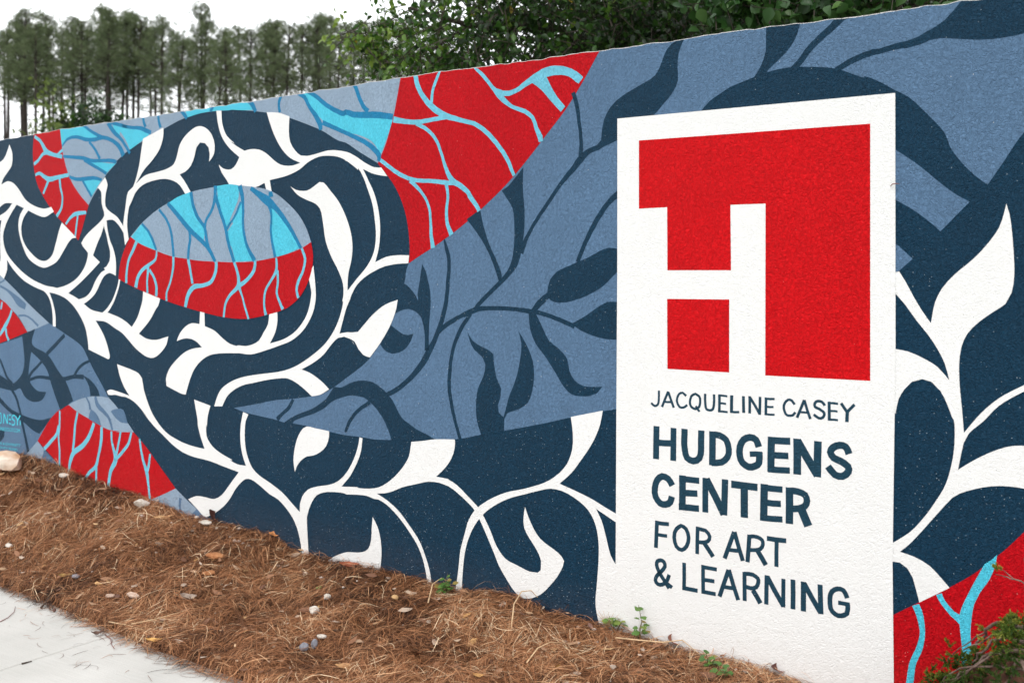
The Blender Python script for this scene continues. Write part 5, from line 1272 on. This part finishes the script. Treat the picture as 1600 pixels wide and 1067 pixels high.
weed(500, 925, 'tiny yellow green seedling alone in the straw', [(0.0, 0.014, 4), (0.008, 0.01, 3)], 0.012, 66, tone=(0.3, 0.7))
# dry grass tuft behind the left weed
tuft = empty('dry_grass_tuft', tuple(ground_at(948, 984)))
tp = []
for k in range(16):
    a = -0.6 + 1.5 * k / 15
    tp.append(tube([(0, 0, 0), (a * 0.03 * CU, -a * 0.03 * SU, 0.04), (a * 0.085 * CU, -a * 0.085 * SU - .01, 0.065 + 0.02 * math.sin(k * 2.1))], [0.0012, 0.001, 0.0005], 4))
mesh_obj('blades', *merge(tp), M_TW2, tuft)['kind'] = 'stuff'
tag(tuft, 'dry fan shaped grass tuft beside the lower left of the sign', 'grass tuft')

# ------------------------------------------------------------------ juniper at the right
jr = np.random.default_rng(77)
jb = off_wall(1590, 1060, 0.25)
jun = empty('juniper_shrub', tuple(jb))
tag(jun, 'low juniper with bare woody stems and green tips at the right corner', 'shrub')
def jpt(px, py, v): return off_wall(px, py, v) - jb
stems = [
    ([(1612, 985, .22), (1580, 972, .20), (1552, 972, .17), (1540, 985, .14), (1534, 1000, .12), (1520, 1012, .10)], 0.0085),
    ([(1612, 998, .22), (1570, 984, .20), (1552, 990, .16), (1530, 1006, .13), (1505, 1015, .10)], 0.006),
    ([(1612, 1010, .25), (1575, 993, .22), (1550, 1004, .18), (1530, 1022, .15), (1519, 1035, .14)], 0.007),
    ([(1612, 1020, .28), (1570, 1014, .24), (1545, 1022, .20), (1522, 1040, .18), (1502, 1052, .16), (1470, 1070, .15)], 0.0075),
    ([(1612, 1040, .30), (1560, 1018, .26), (1535, 1032, .22), (1510, 1052, .2), (1475, 1074, .18)], 0.0055),
    ([(1612, 1050, .30), (1572, 1040, .26), (1535, 1040, .22), (1500, 1044, .18), (1478, 1056, .15), (1462, 1078, .14)], 0.005),
    ([(1612, 1060, .32), (1590, 1030, .30), (1575, 1060, .28), (1560, 1085, .26)], 0.006),
    ([(1540, 985, .14), (1520, 998, .10), (1490, 1020, .07), (1470, 1045, .06)], 0.003),
    ([(1612, 915, .2), (1585, 905, .16), (1570, 900, .12), (1556, 897, .09)], 0.0030),
    ([(1585, 905, .16), (1572, 893, .12), (1563, 888, .09)], 0.002),
    ([(1604, 960, .22), (1602, 900, .24), (1606, 860, .25)], 0.006),
]
for pts_, rad in stems:
    P_ = [jpt(*p) for p in pts_]
    q_ = []
    for i in range(len(P_) - 1):
        for k in range(3): q_.append(P_[i].lerp(P_[i + 1], k / 3) + Vector(jr.normal(size=3)) * rad * 0.45)
    q_.append(P_[-1])
    v_, f_ = tube(q_, [rad * (1 - 0.6 * i / (len(q_) - 1)) for i in range(len(q_))], 7)
    mesh_obj('branch', v_, f_, M_JUNWOOD, jun, True)
sp_p, sp_d, sp_t = [], [], []
def tips(px0, py0, px1, py1, v0, v1, n, tone, up=0.6, L=0.055):
    for k in range(n):
        p = jpt(px0 + (px1 - px0) * jr.random(), py0 + (py1 - py0) * jr.random(), v0 + (v1 - v0) * jr.random())
        d = Vector((-0.5 * CU + 0.5 * jr.normal(), 0.2 * jr.normal() - 0.35, up + 0.4 * jr.normal())).normalized()
        side_twigs = 5
        ln = L * (0.6 + 0.7 * jr.random())
        tn = tone + 0.14 * jr.normal()
        for j in range(side_twigs):
            dj = (d + Vector(jr.normal(size=3)) * (0.0 if j == 0 else 0.55)).normalized()
            lj = ln * (1 if j == 0 else 0.55)
            b0 = p + d * ln * (0 if j == 0 else 0.25 + 0.12 * j)
            for m_ in range(26):
                t = m_ / 25
                nd = (dj * (0.75 + 0.5 * t) + Vector(jr.normal(size=3)) * 0.42).normalized()
                sp_p.append(b0 + dj * lj * t); sp_d.append(nd); sp_t.append(np.clip(tn + 0.22 * t + 0.05 * jr.normal() - 0.1, 0, 1))
tips(1566, 978, 1606, 1034, .16, .30, 80, 0.52, 0.45, 0.036)
tips(1570, 968, 1606, 982, .16, .26, 14, 0.72, 0.4, 0.032)
tips(1480, 1016, 1532, 1040, .06, .12, 14, 0.55, 0.35, 0.04)
tips(1524, 985, 1556, 1020, .10, .16, 8, 0.75, 0.3, 0.03)
tips(1440, 1048, 1478, 1072, .06, .14, 16, 0.5, 0.3, 0.045)
tips(1490, 1046, 1560, 1080, .10, .20, 22, 0.42, 0.4, 0.05)
tips(1558, 1040, 1606, 1085, .22, .34, 26, 0.36, 0.3, 0.036)
tips(1470, 1040, 1600, 1066, .03, .12, 40, 0.30, 0.2, 0.022)
tips(1500, 1024, 1570, 1050, .03, .10, 20, 0.34, 0.2, 0.022)
tips(1553, 884, 1566, 899, .08, .1, 3, 0.8, 0.3, 0.02)
tips(1470, 1020, 1500, 1060, .05, .12, 8, 0.6, 0.3, 0.03)
sp_p = np.array(sp_p); sp_d = np.array(sp_d)
Vv, q, rn = blades(sp_p, sp_d, jr.uniform(0.006, 0.011, len(sp_p)), jr.uniform(0.0011, 0.0019, len(sp_p)), np.array(sp_t))
np_mesh('foliage', Vv, q, M_JUN, jun, rn)
# small reddish twig stub stuck to the sign's right edge
sv, sf = tube([off_wall(1391.5, 291, .006), off_wall(1394, 288, .016), off_wall(1399, 287, .018), off_wall(1406, 287.5, .012)], [0.0014, 0.0022, 0.002, 0.001], 6)
tag(mesh_obj('dry_tendril', sv, sf, M_TW3, None, True), 'tiny dry tendril clinging to the right edge of the white sign', 'tendril')
